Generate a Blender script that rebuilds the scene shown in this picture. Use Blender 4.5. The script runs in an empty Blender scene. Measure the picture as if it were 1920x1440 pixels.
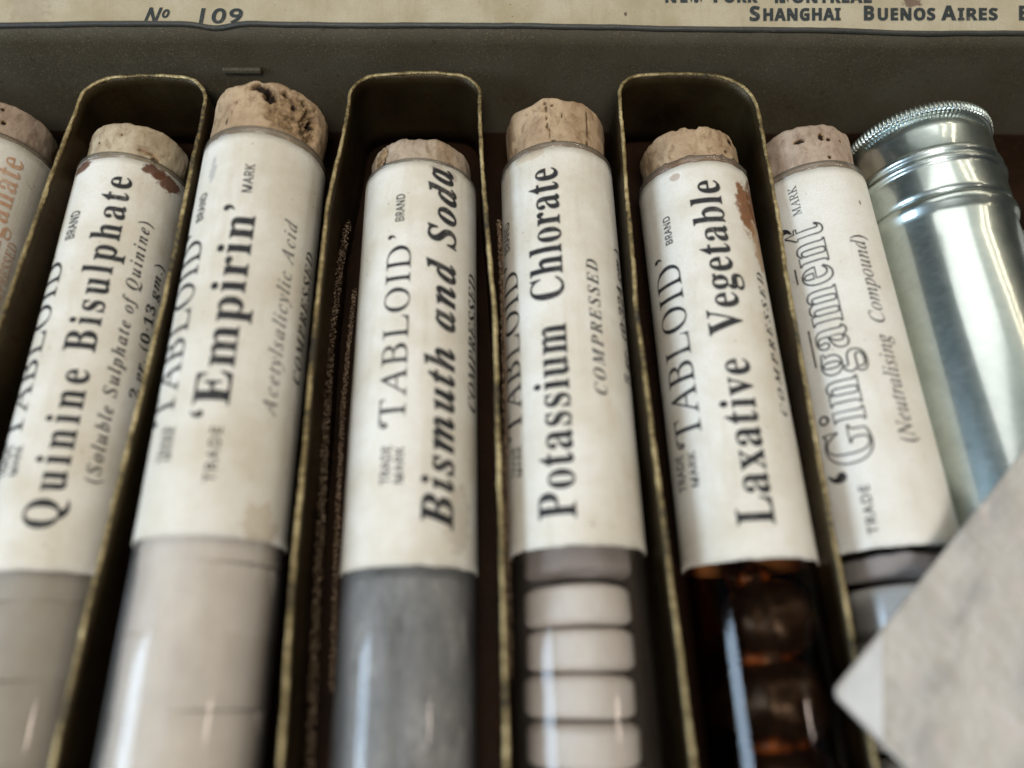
import bpy, bmesh, math, random
from mathutils import Vector, Matrix, noise
S = bpy.context.scene
C = S.collection
PI = math.pi
rnd = random.Random(7)

# ------------------------------------------------------------------ camera (1 unit = 1 cm)
cam = bpy.data.cameras.new('camera')
cam.sensor_width = 36.0
cam.lens = 26.25
cam.clip_start = 0.05
cam.clip_end = 500.0
cam.dof.use_dof = True
cam.dof.focus_distance = 10.15
cam.dof.aperture_fstop = 0.078
co = bpy.data.objects.new('camera', cam)
C.objects.link(co)
M3 = Matrix(((0.99928867, 0.00952680, -0.03648811), (-0.02288906, 0.92218104, -0.38608058), (0.02997053, 0.38664113, 0.92174313)))
co.matrix_world = Matrix.Translation((0.85077, -6.68355, 8.46294)) @ M3.to_4x4()
S.camera = co

# ------------------------------------------------------------------ world and lamps
W = bpy.data.worlds.new('World')
S.world = W
W.use_nodes = True
W.node_tree.nodes['Background'].inputs[0].default_value = (0.80, 0.84, 0.86, 1)
W.node_tree.nodes['Background'].inputs[1].default_value = 0.025


def area(name, loc, aim, sx, sy, power, col):
    # sx along the horizontal, sy across it
    l = bpy.data.lights.new(name, 'AREA')
    l.shape = 'RECTANGLE'
    l.size = sx
    l.size_y = sy
    l.energy = power
    l.color = col
    o = bpy.data.objects.new(name, l)
    C.objects.link(o)
    o.location = loc
    o.rotation_euler = (Vector(aim) - Vector(loc)).to_track_quat('-Z', 'Y').to_euler()
    return o


area('window_lamp', (-48, -17, 24), (0, -8, 0), 30, 20, 22000, (0.60, 0.78, 1.0))
area('ceiling_lamp', (-2, -34, 62), (1, -3, 0), 22, 16, 28000, (1.0, 0.985, 0.96))
area('ceiling_lamp', (-8, 27, 62), (1, -3, 0), 54, 26, 9000, (1.0, 0.985, 0.96))
area('back_fill', (6, 36, 60), (1, -3, 0), 96, 36, 6500, (0.94, 1.0, 0.95))  # broad unseen fill, added to brighten the reflections in the aluminium tube
area('strip_lamp', (34, 20, 33), (3, -2, 0), 34, 0.5, 1700, (1.0, 0.86, 0.66))
area('strip_lamp', (27, 24, 40), (3, -2, 0), 30, 0.4, 1200, (1.0, 0.86, 0.66))
area('bulb_lamp', (30, -8, 31), (0, -6, 0), 2.0, 2.0, 330, (1.0, 0.82, 0.72))

S.view_settings.view_transform = 'Standard'
S.view_settings.look = 'None'
S.view_settings.gamma = 1.0
S.view_settings.use_curve_mapping = False
S.view_settings.exposure = 0.0
S.cycles.use_denoising = True
S.cycles.transparent_max_bounces = 24
S.cycles.max_bounces = 10
S.cycles.sample_clamp_indirect = 6.0



# ---- letter outlines in thousandths of an em: face number, character code, advance, then each closed outline as x, y pairs
GLYPHS = [
    [0, 65, 650, [-13,0,-13,27,13,32,35,45,45,56,54,71,64,89,73,111,307,694,334,693,572,129,583,104,594,83,603,65,612,51,632,33,660,27,660,0,341,0,341,27,376,30,402,37,417,50,422,68,418,88,406,121,376,197,154,197,117,105,113,88,111,72,116,52,129,38,152,30,184,27,190,27,190,0], [169,239,360,239,263,475]],
    [0, 66, 659, [24,0,24,26,47,28,67,33,82,39,93,48,101,60,107,77,110,97,111,122,111,549,111,569,109,587,107,602,103,614,92,633,76,645,53,651,23,653,23,678,328,678,408,674,474,661,525,639,561,609,583,570,590,522,580,466,549,422,498,389,427,368,513,343,574,307,611,257,623,196,619,152,605,113,583,80,553,52,514,29,468,13,414,3,354,0], [271,375,280,375,317,377,348,383,373,392,392,406,406,424,416,448,422,478,424,514,423,546,418,573,411,596,401,614,387,628,370,638,348,644,322,646,294,643,280,633,273,613,271,582], [330,36,360,38,385,45,406,57,422,73,433,94,441,121,446,153,448,191,446,230,439,262,428,289,413,309,392,324,365,335,333,342,294,344,271,344,271,97,274,68,284,50,301,39]],
    [0, 67, 697, [382,-16,333,-13,288,-5,245,10,205,30,168,54,135,84,107,117,83,156,64,197,50,242,42,289,39,340,42,390,50,437,64,481,84,523,108,560,137,594,169,623,207,648,247,667,291,682,337,690,386,693,422,691,460,684,502,672,547,655,577,648,594,651,607,659,617,673,624,693,650,693,650,459,625,459,606,503,584,542,559,577,531,606,499,630,466,646,432,657,395,660,340,651,294,624,259,579,234,516,219,436,214,337,220,245,236,169,264,111,303,69,353,43,414,35,444,37,474,43,503,53,533,67,562,84,589,105,614,130,638,158,666,132,630,87,589,50,544,21,494,0,440,-12]],
    [0, 68, 738, [30,0,30,26,52,28,69,32,83,37,94,44,101,54,106,69,109,88,110,111,110,557,109,584,105,606,99,623,91,635,79,643,64,648,45,652,22,653,22,678,330,678,415,673,488,656,551,628,604,590,644,541,674,483,691,416,697,339,687,235,657,151,608,85,538,38,449,9,340,0], [331,36,377,41,416,55,449,78,476,112,496,154,510,207,519,269,522,341,517,434,501,510,475,569,438,611,390,637,332,645,301,641,282,631,274,609,271,573,271,107,274,72,282,51,300,40]],
    [0, 69, 658, [21,0,21,25,45,26,65,30,81,36,93,44,101,56,107,72,111,92,112,116,112,549,111,579,107,603,101,621,93,634,81,642,66,648,47,652,24,653,24,678,594,678,594,476,571,476,562,519,549,555,530,583,507,605,477,621,440,632,396,639,345,641,317,640,298,638,285,632,277,621,273,603,272,578,272,366,288,366,319,368,346,375,368,385,386,401,400,421,412,446,422,477,429,514,453,514,453,176,428,176,425,204,420,229,414,251,407,270,397,286,386,299,373,309,359,318,342,323,322,328,300,330,276,331,272,331,272,100,275,69,286,52,307,44,343,41,378,42,410,45,440,50,467,58,491,67,513,79,534,94,552,112,569,132,585,156,599,183,612,213,640,213,599,0]],
    [0, 71, 756, [399,-15,347,-12,298,-4,252,10,211,29,173,53,139,82,110,115,86,153,66,195,52,240,44,289,41,341,44,391,52,439,66,483,86,524,110,561,138,595,171,623,208,648,248,668,290,682,335,690,383,693,423,691,464,684,506,672,550,656,577,649,592,652,604,660,614,673,624,693,651,693,651,458,625,458,614,488,600,515,586,540,569,564,551,585,532,604,511,621,490,635,468,646,445,654,422,658,398,660,343,651,297,624,262,580,237,517,222,437,217,339,220,265,230,201,246,146,268,101,296,65,329,39,367,24,410,19,436,20,458,24,476,31,489,41,498,53,505,68,509,85,510,106,510,190,509,212,505,229,499,243,490,254,478,261,460,266,438,270,410,271,410,295,745,295,745,271,723,270,704,266,690,261,680,254,673,244,668,230,665,213,664,191,664,43,598,18,532,-1,466,-11]],
    [0, 73, 388, [20,0,20,26,43,29,63,34,79,40,91,48,100,58,107,73,111,90,112,112,112,576,111,597,107,614,102,627,94,637,83,643,67,648,46,651,20,653,20,678,364,678,364,653,340,651,319,648,303,643,292,637,283,627,277,614,273,597,272,576,272,115,274,87,279,66,289,50,307,39,318,35,332,31,348,28,366,26,366,0]],
    [0, 76, 635, [23,0,23,26,47,28,67,32,82,39,93,47,101,59,107,75,110,95,111,120,111,564,110,587,106,606,101,621,93,633,81,641,66,647,47,651,24,653,24,678,372,678,372,653,353,653,336,651,322,649,310,646,291,636,280,620,273,597,271,564,271,123,272,92,276,70,284,55,298,47,318,42,348,41,383,42,414,46,443,51,469,59,492,69,513,83,533,99,551,119,567,141,582,167,596,197,609,230,636,230,598,0]],
    [0, 80, 622, [23,0,23,26,47,28,67,32,82,39,93,47,101,59,107,75,110,95,111,120,111,564,110,586,106,605,101,620,93,631,81,640,66,646,47,651,24,653,24,678,318,678,377,677,428,672,468,665,500,655,524,643,546,628,564,611,580,592,593,570,602,547,607,521,609,494,605,454,593,417,574,385,546,358,511,335,468,319,418,309,360,306,271,306,271,120,272,95,275,75,281,59,289,47,300,39,316,32,336,28,360,26,360,0], [271,342,300,342,334,344,363,351,387,361,405,376,418,396,427,422,433,453,435,490,433,526,429,558,421,584,410,605,394,621,375,633,351,640,322,642,297,639,282,631,274,616,271,593]],
    [0, 81, 782, [563,-172,498,-167,441,-153,390,-129,346,-96,308,-53,278,-1,242,13,209,31,179,51,151,75,126,100,104,129,85,159,70,192,57,227,48,263,43,300,41,339,43,376,48,411,56,446,67,479,81,510,98,539,118,566,141,592,166,614,193,635,222,652,254,667,287,679,321,687,357,692,395,694,431,692,466,687,500,679,532,668,562,653,591,636,618,616,642,594,664,569,684,542,701,512,716,481,727,448,735,413,740,377,742,339,738,280,726,226,705,175,676,128,640,86,597,50,548,22,492,0,524,-53,563,-90,609,-113,662,-120,678,-119,695,-117,713,-114,732,-109,737,-137,692,-152,648,-163,605,-170], [395,18,447,27,490,54,523,98,547,161,561,241,566,339,563,413,554,478,539,533,518,579,492,614,461,640,426,655,387,660,335,651,292,624,259,580,235,517,221,437,216,339,219,265,228,201,243,146,265,100,291,64,321,39,356,23]],
    [0, 86, 637, [316,-19,66,567,58,584,50,600,42,613,34,626,24,636,12,644,-3,649,-21,653,-21,678,314,678,314,653,293,652,274,651,259,648,248,644,232,630,227,610,230,591,240,563,385,213,518,562,525,587,528,609,523,630,509,643,497,647,483,650,465,652,445,653,445,678,658,678,658,653,630,649,608,637,598,626,589,612,579,593,569,570,342,-19]],
    [0, 97, 512, [379,-15,346,-11,321,2,305,23,298,52,263,24,225,3,185,-9,142,-13,117,-11,96,-6,76,4,60,17,47,33,38,51,32,72,30,94,34,126,46,154,66,180,95,203,131,223,177,244,232,264,296,283,296,359,295,379,292,395,286,409,278,421,268,429,255,435,239,439,220,440,192,438,171,432,159,422,155,408,159,399,169,382,179,363,183,344,178,320,164,301,142,288,115,284,87,289,67,303,53,324,49,352,51,369,55,385,63,400,73,415,87,428,103,439,121,449,141,458,163,465,188,470,213,473,241,474,291,472,332,464,366,452,392,435,411,413,425,385,433,352,436,313,436,93,437,72,439,59,453,51,477,62,490,41,465,16,438,-1,409,-12], [225,50,241,53,259,61,296,94,296,252,243,234,206,206,184,170,176,125,179,92,188,69,204,55]],
    [0, 98, 537, [64,-17,64,578,63,599,62,617,59,629,55,638,39,649,12,654,12,678,206,678,206,415,232,441,261,459,294,470,329,474,355,472,379,467,401,458,423,445,442,429,459,411,473,389,486,365,496,338,503,310,508,280,509,247,507,210,502,175,493,143,481,112,465,84,447,59,425,38,402,19,375,4,347,-7,318,-13,286,-15,253,-11,220,-1,188,17,156,42,79,-17], [272,21,296,24,317,34,333,50,345,73,354,104,360,141,364,186,365,238,364,281,360,318,353,349,344,374,332,393,316,406,297,414,274,417,252,413,231,402,215,383,206,360,206,102,210,67,223,41,243,26]],
    [0, 100, 551, [208,-15,183,-13,159,-7,136,2,116,16,96,32,79,52,65,74,52,99,42,126,35,156,30,186,29,219,31,256,35,291,43,324,54,354,67,381,83,405,101,425,121,443,143,456,167,466,191,472,217,474,250,470,281,460,308,442,332,417,332,597,328,623,316,641,294,650,262,654,262,678,475,678,475,112,477,81,484,61,498,48,526,41,526,16,484,14,438,8,387,-1,332,-15,332,58,309,26,280,3,247,-10], [255,42,278,47,301,62,311,72,320,84,327,98,332,113,332,360,324,383,307,402,285,414,259,418,237,415,219,406,205,392,194,372,186,345,180,312,176,273,175,228,176,184,179,146,185,113,193,87,204,67,218,53,235,45]],
    [0, 101, 448, [229,-15,201,-13,174,-7,149,2,126,16,105,32,86,52,69,76,55,102,44,131,36,163,31,197,29,234,31,268,36,300,44,330,56,358,71,384,88,406,107,426,130,443,153,457,179,466,206,472,234,474,275,470,311,460,343,442,371,417,393,386,408,349,418,306,421,258,421,247,174,247,182,167,206,109,244,75,297,63,326,67,353,79,378,100,402,128,424,108,384,54,339,16,287,-7], [173,286,300,286,300,320,299,349,297,375,293,396,288,413,269,435,240,442,211,433,190,407,177,364,173,303]],
    [0, 103, 487, [217,-209,171,-207,132,-202,98,-193,71,-181,49,-166,34,-149,24,-131,21,-111,26,-88,41,-68,67,-52,102,-38,73,-21,52,-1,39,21,35,45,37,63,42,80,51,95,63,110,79,124,99,138,124,151,152,164,100,190,63,224,40,266,33,316,35,339,39,360,48,380,59,399,73,415,90,430,109,443,131,454,154,463,179,469,206,473,234,474,263,473,292,469,320,462,347,453,472,453,472,399,399,399,414,377,425,354,432,329,434,303,433,282,428,262,421,243,411,225,398,209,384,195,367,182,348,172,327,164,305,158,281,154,256,153,234,154,211,155,187,151,168,141,154,125,150,106,154,92,165,81,184,75,210,73,261,73,298,72,332,70,361,66,386,60,407,53,425,43,439,32,451,19,459,4,465,-14,469,-33,470,-55,466,-89,454,-119,434,-146,406,-168,370,-186,326,-199,275,-206], [234,185,264,193,284,217,289,235,294,257,296,284,297,314,296,345,294,371,289,393,284,411,264,434,234,442,204,434,185,411,178,393,174,371,171,345,170,314,171,284,174,257,178,235,185,217,204,193], [239,-173,306,-168,354,-154,382,-131,392,-98,387,-76,371,-62,359,-57,344,-54,326,-52,305,-51,144,-51,129,-63,118,-77,111,-92,109,-108,117,-133,141,-154,159,-162,181,-168,208,-172]],
    [0, 104, 567, [27,0,27,24,52,28,67,38,75,56,78,83,78,594,76,621,68,639,53,650,28,655,28,678,220,678,220,397,250,431,284,455,321,469,362,474,419,464,460,434,484,385,492,315,492,83,495,56,502,39,517,28,541,24,541,0,301,0,301,24,308,24,326,28,340,39,347,57,350,83,350,323,349,342,348,359,345,373,341,384,327,399,302,404,279,401,258,391,238,374,220,350,220,83,222,56,230,39,244,28,268,24,268,0]],
    [0, 105, 295, [150,539,121,544,97,561,80,585,75,614,80,644,97,668,121,685,150,690,179,685,204,668,220,644,225,614,220,585,203,561,179,544], [27,0,27,24,52,29,68,38,75,55,78,83,78,375,76,406,70,424,55,433,30,437,31,462,221,462,221,83,223,56,230,39,244,29,268,24,268,0]],
    [0, 108, 297, [27,0,27,24,52,29,68,38,75,55,78,83,78,592,76,620,70,639,56,650,30,654,30,678,221,678,221,83,223,56,230,39,244,29,268,24,268,0]],
    [0, 109, 825, [27,0,27,24,52,28,67,38,75,56,78,83,78,377,76,404,68,423,53,434,28,438,28,462,218,462,218,394,248,429,280,454,315,469,353,474,399,469,435,453,461,426,477,389,508,426,542,453,580,469,622,474,678,464,718,434,742,385,750,315,750,83,752,56,760,39,774,28,798,24,798,0,562,0,562,24,586,28,600,39,608,57,610,83,610,323,609,342,608,359,605,373,601,384,587,399,562,404,541,401,520,391,501,375,483,353,483,83,485,57,493,39,507,28,530,24,530,0,297,0,297,24,321,28,335,39,343,57,345,83,345,323,344,342,343,358,340,372,336,384,322,399,297,404,274,401,254,391,235,374,218,350,218,83,220,57,227,40,241,29,264,24,264,0]],
    [0, 110, 567, [27,0,27,24,52,28,67,38,75,56,78,83,78,377,76,404,68,423,53,434,28,438,28,462,220,462,220,398,250,431,283,455,321,469,362,474,419,464,460,434,484,385,492,315,492,83,495,56,502,39,517,28,541,24,541,0,301,0,301,24,308,24,326,28,340,39,347,57,350,83,350,323,349,342,348,359,345,373,341,384,327,399,302,404,279,401,258,391,238,374,220,350,220,83,222,56,230,39,244,28,268,24,268,0]],
    [0, 111, 501, [251,-15,219,-13,189,-7,161,3,135,17,111,34,90,55,71,78,56,105,44,133,35,163,30,195,28,229,30,264,35,296,44,327,56,356,71,382,90,405,111,425,135,443,161,456,189,466,218,472,250,474,282,472,311,466,339,457,365,443,389,426,410,406,428,383,444,357,456,328,465,298,470,264,472,229,470,194,465,161,456,131,444,102,428,76,410,53,389,33,366,16,340,2,312,-7,283,-13], [251,17,270,20,287,27,300,40,311,58,315,69,319,84,321,101,324,121,325,144,326,170,327,198,327,229,326,289,323,338,317,376,309,403,299,421,285,435,270,442,251,445,231,442,214,434,201,421,191,403,184,376,178,338,175,290,174,230,174,199,175,170,176,145,178,122,180,101,183,84,187,69,191,58,202,40,215,27,231,20]],
    [0, 112, 553, [26,-207,26,-184,46,-181,60,-175,75,-150,77,-129,78,-95,78,362,77,383,76,400,73,413,69,422,55,433,29,439,29,462,213,462,213,391,238,428,268,454,303,470,343,475,369,473,393,467,415,458,436,444,455,427,472,407,486,385,499,360,508,332,515,302,520,271,521,238,520,202,515,169,508,137,498,108,485,80,470,56,453,35,434,18,412,3,389,-7,364,-13,338,-15,303,-11,272,1,244,20,220,48,220,-86,220,-105,222,-121,223,-135,226,-147,235,-164,249,-175,268,-181,294,-183,294,-207], [291,42,312,45,330,54,345,68,356,88,365,115,371,148,375,186,376,230,375,273,372,310,366,342,359,369,349,389,335,403,318,411,296,414,274,410,254,398,236,378,220,350,220,102,233,76,249,57,269,46]],
    [0, 114, 428, [27,0,27,24,52,29,68,38,75,55,78,83,78,375,76,406,69,425,55,433,30,437,31,462,217,462,217,375,231,398,245,417,261,434,279,449,296,460,313,468,330,472,347,474,367,473,384,469,398,462,410,453,419,441,426,428,430,413,431,396,427,370,414,349,394,336,369,331,346,334,331,344,308,372,296,383,281,387,261,380,241,360,233,345,227,327,223,308,222,286,222,83,226,55,237,38,258,28,294,24,294,0]],
    [0, 115, 429, [225,-15,204,-14,181,-9,156,-2,129,9,109,13,89,6,76,-13,53,-13,53,157,79,157,87,127,99,101,112,78,129,58,148,42,167,31,188,24,209,22,242,26,266,40,281,60,286,87,283,107,273,125,256,142,232,156,159,193,135,206,113,221,96,236,81,252,70,269,62,288,57,307,55,328,58,358,65,386,78,411,97,433,119,451,146,465,176,472,210,475,247,471,296,458,307,456,317,454,332,459,343,475,363,475,363,330,340,330,331,355,320,378,307,397,293,413,276,425,259,434,241,439,222,441,194,437,173,426,160,408,156,386,160,364,172,346,191,330,218,315,285,282,309,269,329,255,346,241,360,226,370,208,377,189,382,166,383,141,380,107,372,77,359,50,340,27,316,9,289,-5,259,-12]],
    [0, 116, 340, [184,-14,156,-12,133,-7,113,3,98,16,87,32,79,53,74,77,72,106,72,415,30,415,30,446,59,474,85,500,109,526,131,550,150,572,167,593,181,613,192,631,215,631,215,462,309,462,309,415,215,415,215,122,217,95,223,76,233,64,250,60,267,63,282,73,295,89,307,111,331,98,305,49,271,14,231,-7]],
    [0, 117, 558, [195,-15,163,-12,136,-5,114,8,97,26,84,48,75,75,70,107,68,144,68,369,66,399,59,421,43,433,17,438,17,462,211,462,211,110,214,87,225,69,241,57,263,53,285,56,305,64,324,78,340,98,340,369,337,401,329,422,312,434,282,438,282,462,482,462,482,104,485,76,493,58,509,49,536,44,536,19,493,17,446,11,395,0,340,-15,340,60,327,43,312,29,295,16,277,5,258,-4,238,-10,217,-14]],
    [0, 118, 456, [212,-15,57,369,45,397,33,419,18,432,-4,437,-4,462,244,462,244,438,232,438,202,431,192,411,194,399,275,182,351,376,357,394,359,405,356,419,345,430,328,436,303,438,303,462,454,462,454,439,430,430,414,415,401,393,387,362,238,-15]],
    [0, 120, 475, [7,0,7,22,29,30,51,43,72,61,92,84,183,203,64,392,50,411,36,424,21,433,6,437,6,462,251,462,251,438,220,433,209,417,212,406,222,387,273,306,333,382,345,400,349,415,346,425,338,432,323,436,299,438,299,462,463,462,463,441,442,434,421,421,399,402,378,378,295,274,434,54,451,32,475,23,475,0,231,0,231,24,265,29,273,36,276,45,272,64,258,88,205,170,145,91,131,69,126,51,137,29,170,22,175,22,175,0]],
    [0, 8216, 219, [160,691,111,668,75,634,53,590,46,538,51,502,64,472,85,452,113,445,137,449,156,461,168,480,173,506,169,528,159,546,142,559,120,565,120,594,124,620,136,646,160,672]],
    [0, 8217, 219, [59,445,108,468,144,502,166,546,173,598,168,634,155,664,134,684,106,691,82,687,63,676,51,656,46,630,50,608,61,590,77,577,99,571,99,542,95,516,83,490,59,464]],
    [0, 46, 219, [109,111,86,106,67,93,54,74,49,51,54,28,67,9,86,-4,109,-9,132,-4,151,9,164,28,169,51,164,74,151,93,132,106]],
    [1, 65, 690, [-126,0,-122,19,-89,23,-58,35,-28,55,0,83,21,107,54,146,101,200,160,271,207,326,260,388,319,457,383,534,454,617,530,707,550,707,525,86,529,55,545,36,556,29,572,24,590,21,612,19,609,0,329,0,333,19,341,19,363,20,381,24,396,30,406,39,414,51,419,68,423,90,425,116,429,235,198,235,184,232,172,223,97,134,75,106,60,83,50,66,47,53,51,36,64,26,85,21,117,19,112,0], [213,272,431,272,443,546]],
    [1, 67, 701, [325,-15,283,-13,244,-6,207,4,174,19,143,38,116,60,93,87,73,117,58,150,47,186,40,224,38,266,40,302,46,339,55,375,69,411,85,446,104,479,127,512,152,543,179,572,207,599,238,623,270,645,321,672,373,692,425,703,478,707,508,705,541,701,576,692,613,681,641,675,660,681,675,700,695,700,654,495,633,495,634,511,634,526,631,559,624,589,612,614,596,636,575,652,550,664,521,672,488,674,457,672,427,666,396,655,367,641,338,623,310,602,284,578,260,551,237,521,217,489,199,454,184,418,172,380,163,341,158,301,156,260,159,208,169,163,186,123,209,90,238,63,271,43,309,32,352,28,417,36,479,59,538,98,594,153,613,136,582,100,549,69,516,43,482,22,446,6,408,-6,367,-13]],
    [1, 78, 745, [503,-16,229,555,112,125,104,89,101,64,106,43,119,30,130,26,144,23,161,21,181,20,176,0,-50,0,-45,20,-23,21,-4,24,12,30,25,38,36,48,46,64,54,84,62,108,193,585,196,597,197,608,192,630,178,652,156,667,128,672,121,672,126,692,271,692,526,161,636,567,645,603,647,628,642,650,629,662,618,666,604,669,586,671,566,672,571,692,798,692,792,672,764,670,741,665,723,655,708,640,702,629,696,616,690,601,685,584,522,-16]],
    [1, 97, 509, [74,-12,56,-10,39,-5,25,3,13,16,3,31,-4,49,-9,71,-10,96,-8,137,-1,178,11,219,28,261,48,302,73,340,102,375,134,408,168,436,203,455,238,467,273,471,301,468,323,458,338,441,346,417,359,460,435,460,344,134,338,112,333,93,331,78,330,66,334,56,347,52,359,56,376,69,396,90,420,119,434,107,394,55,357,18,323,-5,291,-12,273,-9,260,0,253,14,250,34,252,54,259,84,269,125,284,175,256,131,229,93,203,61,178,35,152,14,127,0,101,-9], [122,49,146,55,172,71,185,83,199,97,213,112,226,130,276,210,312,300,318,322,323,343,325,364,326,383,323,410,313,430,297,441,275,445,252,442,229,433,206,417,184,396,163,369,144,337,126,301,110,261,87,181,79,109,82,83,90,64,103,53]],
    [1, 99, 444, [148,-12,115,-9,86,0,60,14,39,34,21,59,9,89,1,123,-1,162,0,187,4,211,10,236,18,261,28,285,41,308,55,331,72,353,89,374,109,393,130,410,152,426,187,446,223,460,259,468,297,471,319,470,339,466,356,459,371,450,390,426,397,397,394,374,384,356,368,344,347,340,315,350,304,380,308,399,319,416,325,423,328,431,319,442,294,445,267,442,242,435,217,421,193,403,171,380,150,354,133,325,117,292,104,258,95,224,90,192,88,160,90,133,94,108,102,87,114,68,127,53,143,43,162,36,182,34,220,40,259,56,299,84,339,122,355,105,304,54,252,17,200,-5]],
    [1, 100, 528, [91,-12,68,-10,47,-4,30,6,15,20,2,38,-6,58,-11,82,-13,109,-12,134,-8,159,-1,186,8,214,19,242,33,269,48,297,66,324,84,349,105,373,126,395,148,415,165,429,182,440,200,450,217,458,234,463,252,468,269,470,286,471,313,469,335,463,351,452,361,437,406,619,409,634,410,649,407,663,399,671,384,676,362,677,347,677,352,696,383,699,410,702,434,707,455,713,485,722,504,725,511,723,513,715,512,705,510,697,358,120,351,90,348,66,354,50,372,45,387,50,406,64,429,87,456,120,472,107,450,79,429,54,409,34,392,17,374,4,357,-5,340,-10,323,-12,301,-9,285,1,275,17,272,40,274,63,279,91,288,126,300,167,274,124,248,88,223,57,198,32,173,13,147,-1,119,-9], [135,41,162,47,190,65,204,77,218,92,232,108,246,127,296,212,332,304,337,326,342,347,344,367,345,386,342,412,332,431,316,443,295,447,270,444,246,435,221,420,197,399,173,373,151,341,131,306,112,265,96,223,85,184,78,149,76,116,80,85,92,61,111,46]],
    [1, 101, 428, [132,-10,102,-7,75,0,51,13,31,31,15,54,3,81,-4,112,-6,147,-5,171,-1,196,5,221,14,246,24,271,37,296,52,320,69,344,87,366,107,386,128,405,150,422,185,443,220,459,256,468,291,471,312,470,331,466,347,460,360,452,371,441,378,428,382,413,384,396,379,365,366,336,342,308,310,282,269,258,218,239,159,224,91,212,86,176,84,146,90,99,107,65,136,45,177,38,213,43,251,59,289,85,329,121,344,106,320,78,295,54,270,34,245,18,219,6,191,-3,162,-8], [95,235,143,244,184,257,220,275,250,296,274,320,290,347,301,374,304,404,295,434,268,444,252,442,236,437,220,429,204,417,187,402,171,385,156,365,142,343,128,318,116,292,105,264]],
    [1, 103, 426, [94,-228,57,-226,23,-220,-6,-209,-31,-195,-51,-177,-66,-158,-74,-135,-77,-111,-69,-70,-44,-32,-4,3,53,36,34,46,20,58,12,71,9,85,15,104,32,125,87,180,56,202,33,227,20,257,15,290,17,314,22,337,31,360,43,381,58,401,76,419,96,435,119,449,144,460,170,468,197,472,226,474,244,473,264,470,285,464,307,457,328,450,345,444,357,441,366,440,431,440,431,396,362,396,369,352,367,327,362,303,353,280,341,259,326,239,308,221,289,206,267,193,243,182,218,175,191,171,164,169,122,172,98,150,90,129,95,117,109,104,133,93,167,81,204,69,236,56,265,43,289,28,308,11,321,-9,329,-32,332,-59,330,-83,325,-106,315,-128,303,-148,286,-166,267,-182,245,-195,220,-207,192,-216,161,-223,129,-227], [166,192,182,194,197,198,211,206,225,217,237,231,249,246,259,264,268,283,275,304,280,326,283,348,284,371,283,389,280,405,274,418,266,430,245,445,219,450,204,448,190,444,175,436,162,425,148,411,137,395,126,378,117,359,109,338,103,316,100,294,99,271,103,236,116,212,137,197], [112,-197,178,-190,225,-170,253,-136,262,-89,257,-66,243,-47,196,-15,140,8,121,14,104,20,90,24,78,27,38,0,9,-30,-8,-61,-14,-95,-6,-140,18,-172,57,-191]],
    [1, 105, 264, [182,586,163,590,147,601,135,618,131,637,135,656,147,673,163,685,182,689,202,685,219,674,230,657,234,637,230,617,219,601,202,590], [49,-12,28,-9,12,2,3,19,0,43,5,79,17,128,82,359,87,378,89,393,85,410,74,421,55,426,26,428,30,445,97,454,143,462,171,469,184,471,192,468,195,459,194,451,191,441,94,117,88,93,86,77,91,55,107,48,124,53,144,67,167,91,193,125,208,110,166,57,126,19,87,-4]],
    [1, 108, 257, [47,-11,26,-8,11,3,0,18,-3,39,-1,56,4,81,7,95,11,111,15,129,20,148,146,614,151,644,148,664,138,675,118,681,87,683,89,701,155,710,200,717,230,723,243,725,252,723,255,716,250,693,93,125,86,93,83,74,88,57,101,51,116,55,135,69,157,91,182,122,198,107,177,79,156,55,135,34,115,18,96,5,78,-4,62,-9]],
    [1, 109, 819, [610,-11,588,-7,573,3,563,21,560,46,561,62,563,79,567,97,572,116,631,325,638,357,641,379,634,401,612,409,599,407,585,403,569,395,553,384,536,369,519,353,501,334,484,312,466,288,449,262,432,234,416,204,373,107,340,0,261,0,350,302,357,326,361,348,364,367,365,383,358,402,338,409,318,405,293,392,278,382,263,370,248,357,232,342,215,325,199,307,184,287,169,266,128,192,94,104,60,0,-19,0,74,315,87,362,91,392,87,409,76,419,55,425,25,428,29,446,64,449,94,452,119,456,140,461,169,469,183,471,191,468,194,459,193,451,190,441,135,264,184,327,230,378,274,419,316,447,355,464,392,470,418,466,437,456,448,437,452,412,450,390,445,360,436,321,424,274,468,334,511,383,553,421,592,448,631,465,668,470,694,466,713,455,724,436,728,410,724,377,713,331,649,97,647,86,645,74,650,57,663,52,680,57,698,71,719,95,743,129,757,113,720,59,684,20,647,-3]],
    [1, 110, 542, [331,-13,310,-10,295,1,284,18,281,41,284,62,291,97,304,146,321,209,339,272,351,322,359,357,361,378,355,401,335,409,314,405,291,392,278,383,264,372,251,360,237,346,183,282,138,211,119,171,100,123,82,66,63,0,-18,0,79,329,85,349,89,366,91,380,92,391,89,407,79,417,61,422,34,424,26,424,29,442,100,452,149,461,179,468,194,471,198,468,198,458,138,264,175,313,212,355,246,390,280,419,312,441,341,456,368,466,392,469,417,466,435,455,446,438,450,414,447,375,436,331,378,131,369,95,365,73,370,56,386,50,402,55,420,71,441,98,464,135,480,123,444,64,407,21,369,-5]],
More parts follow.
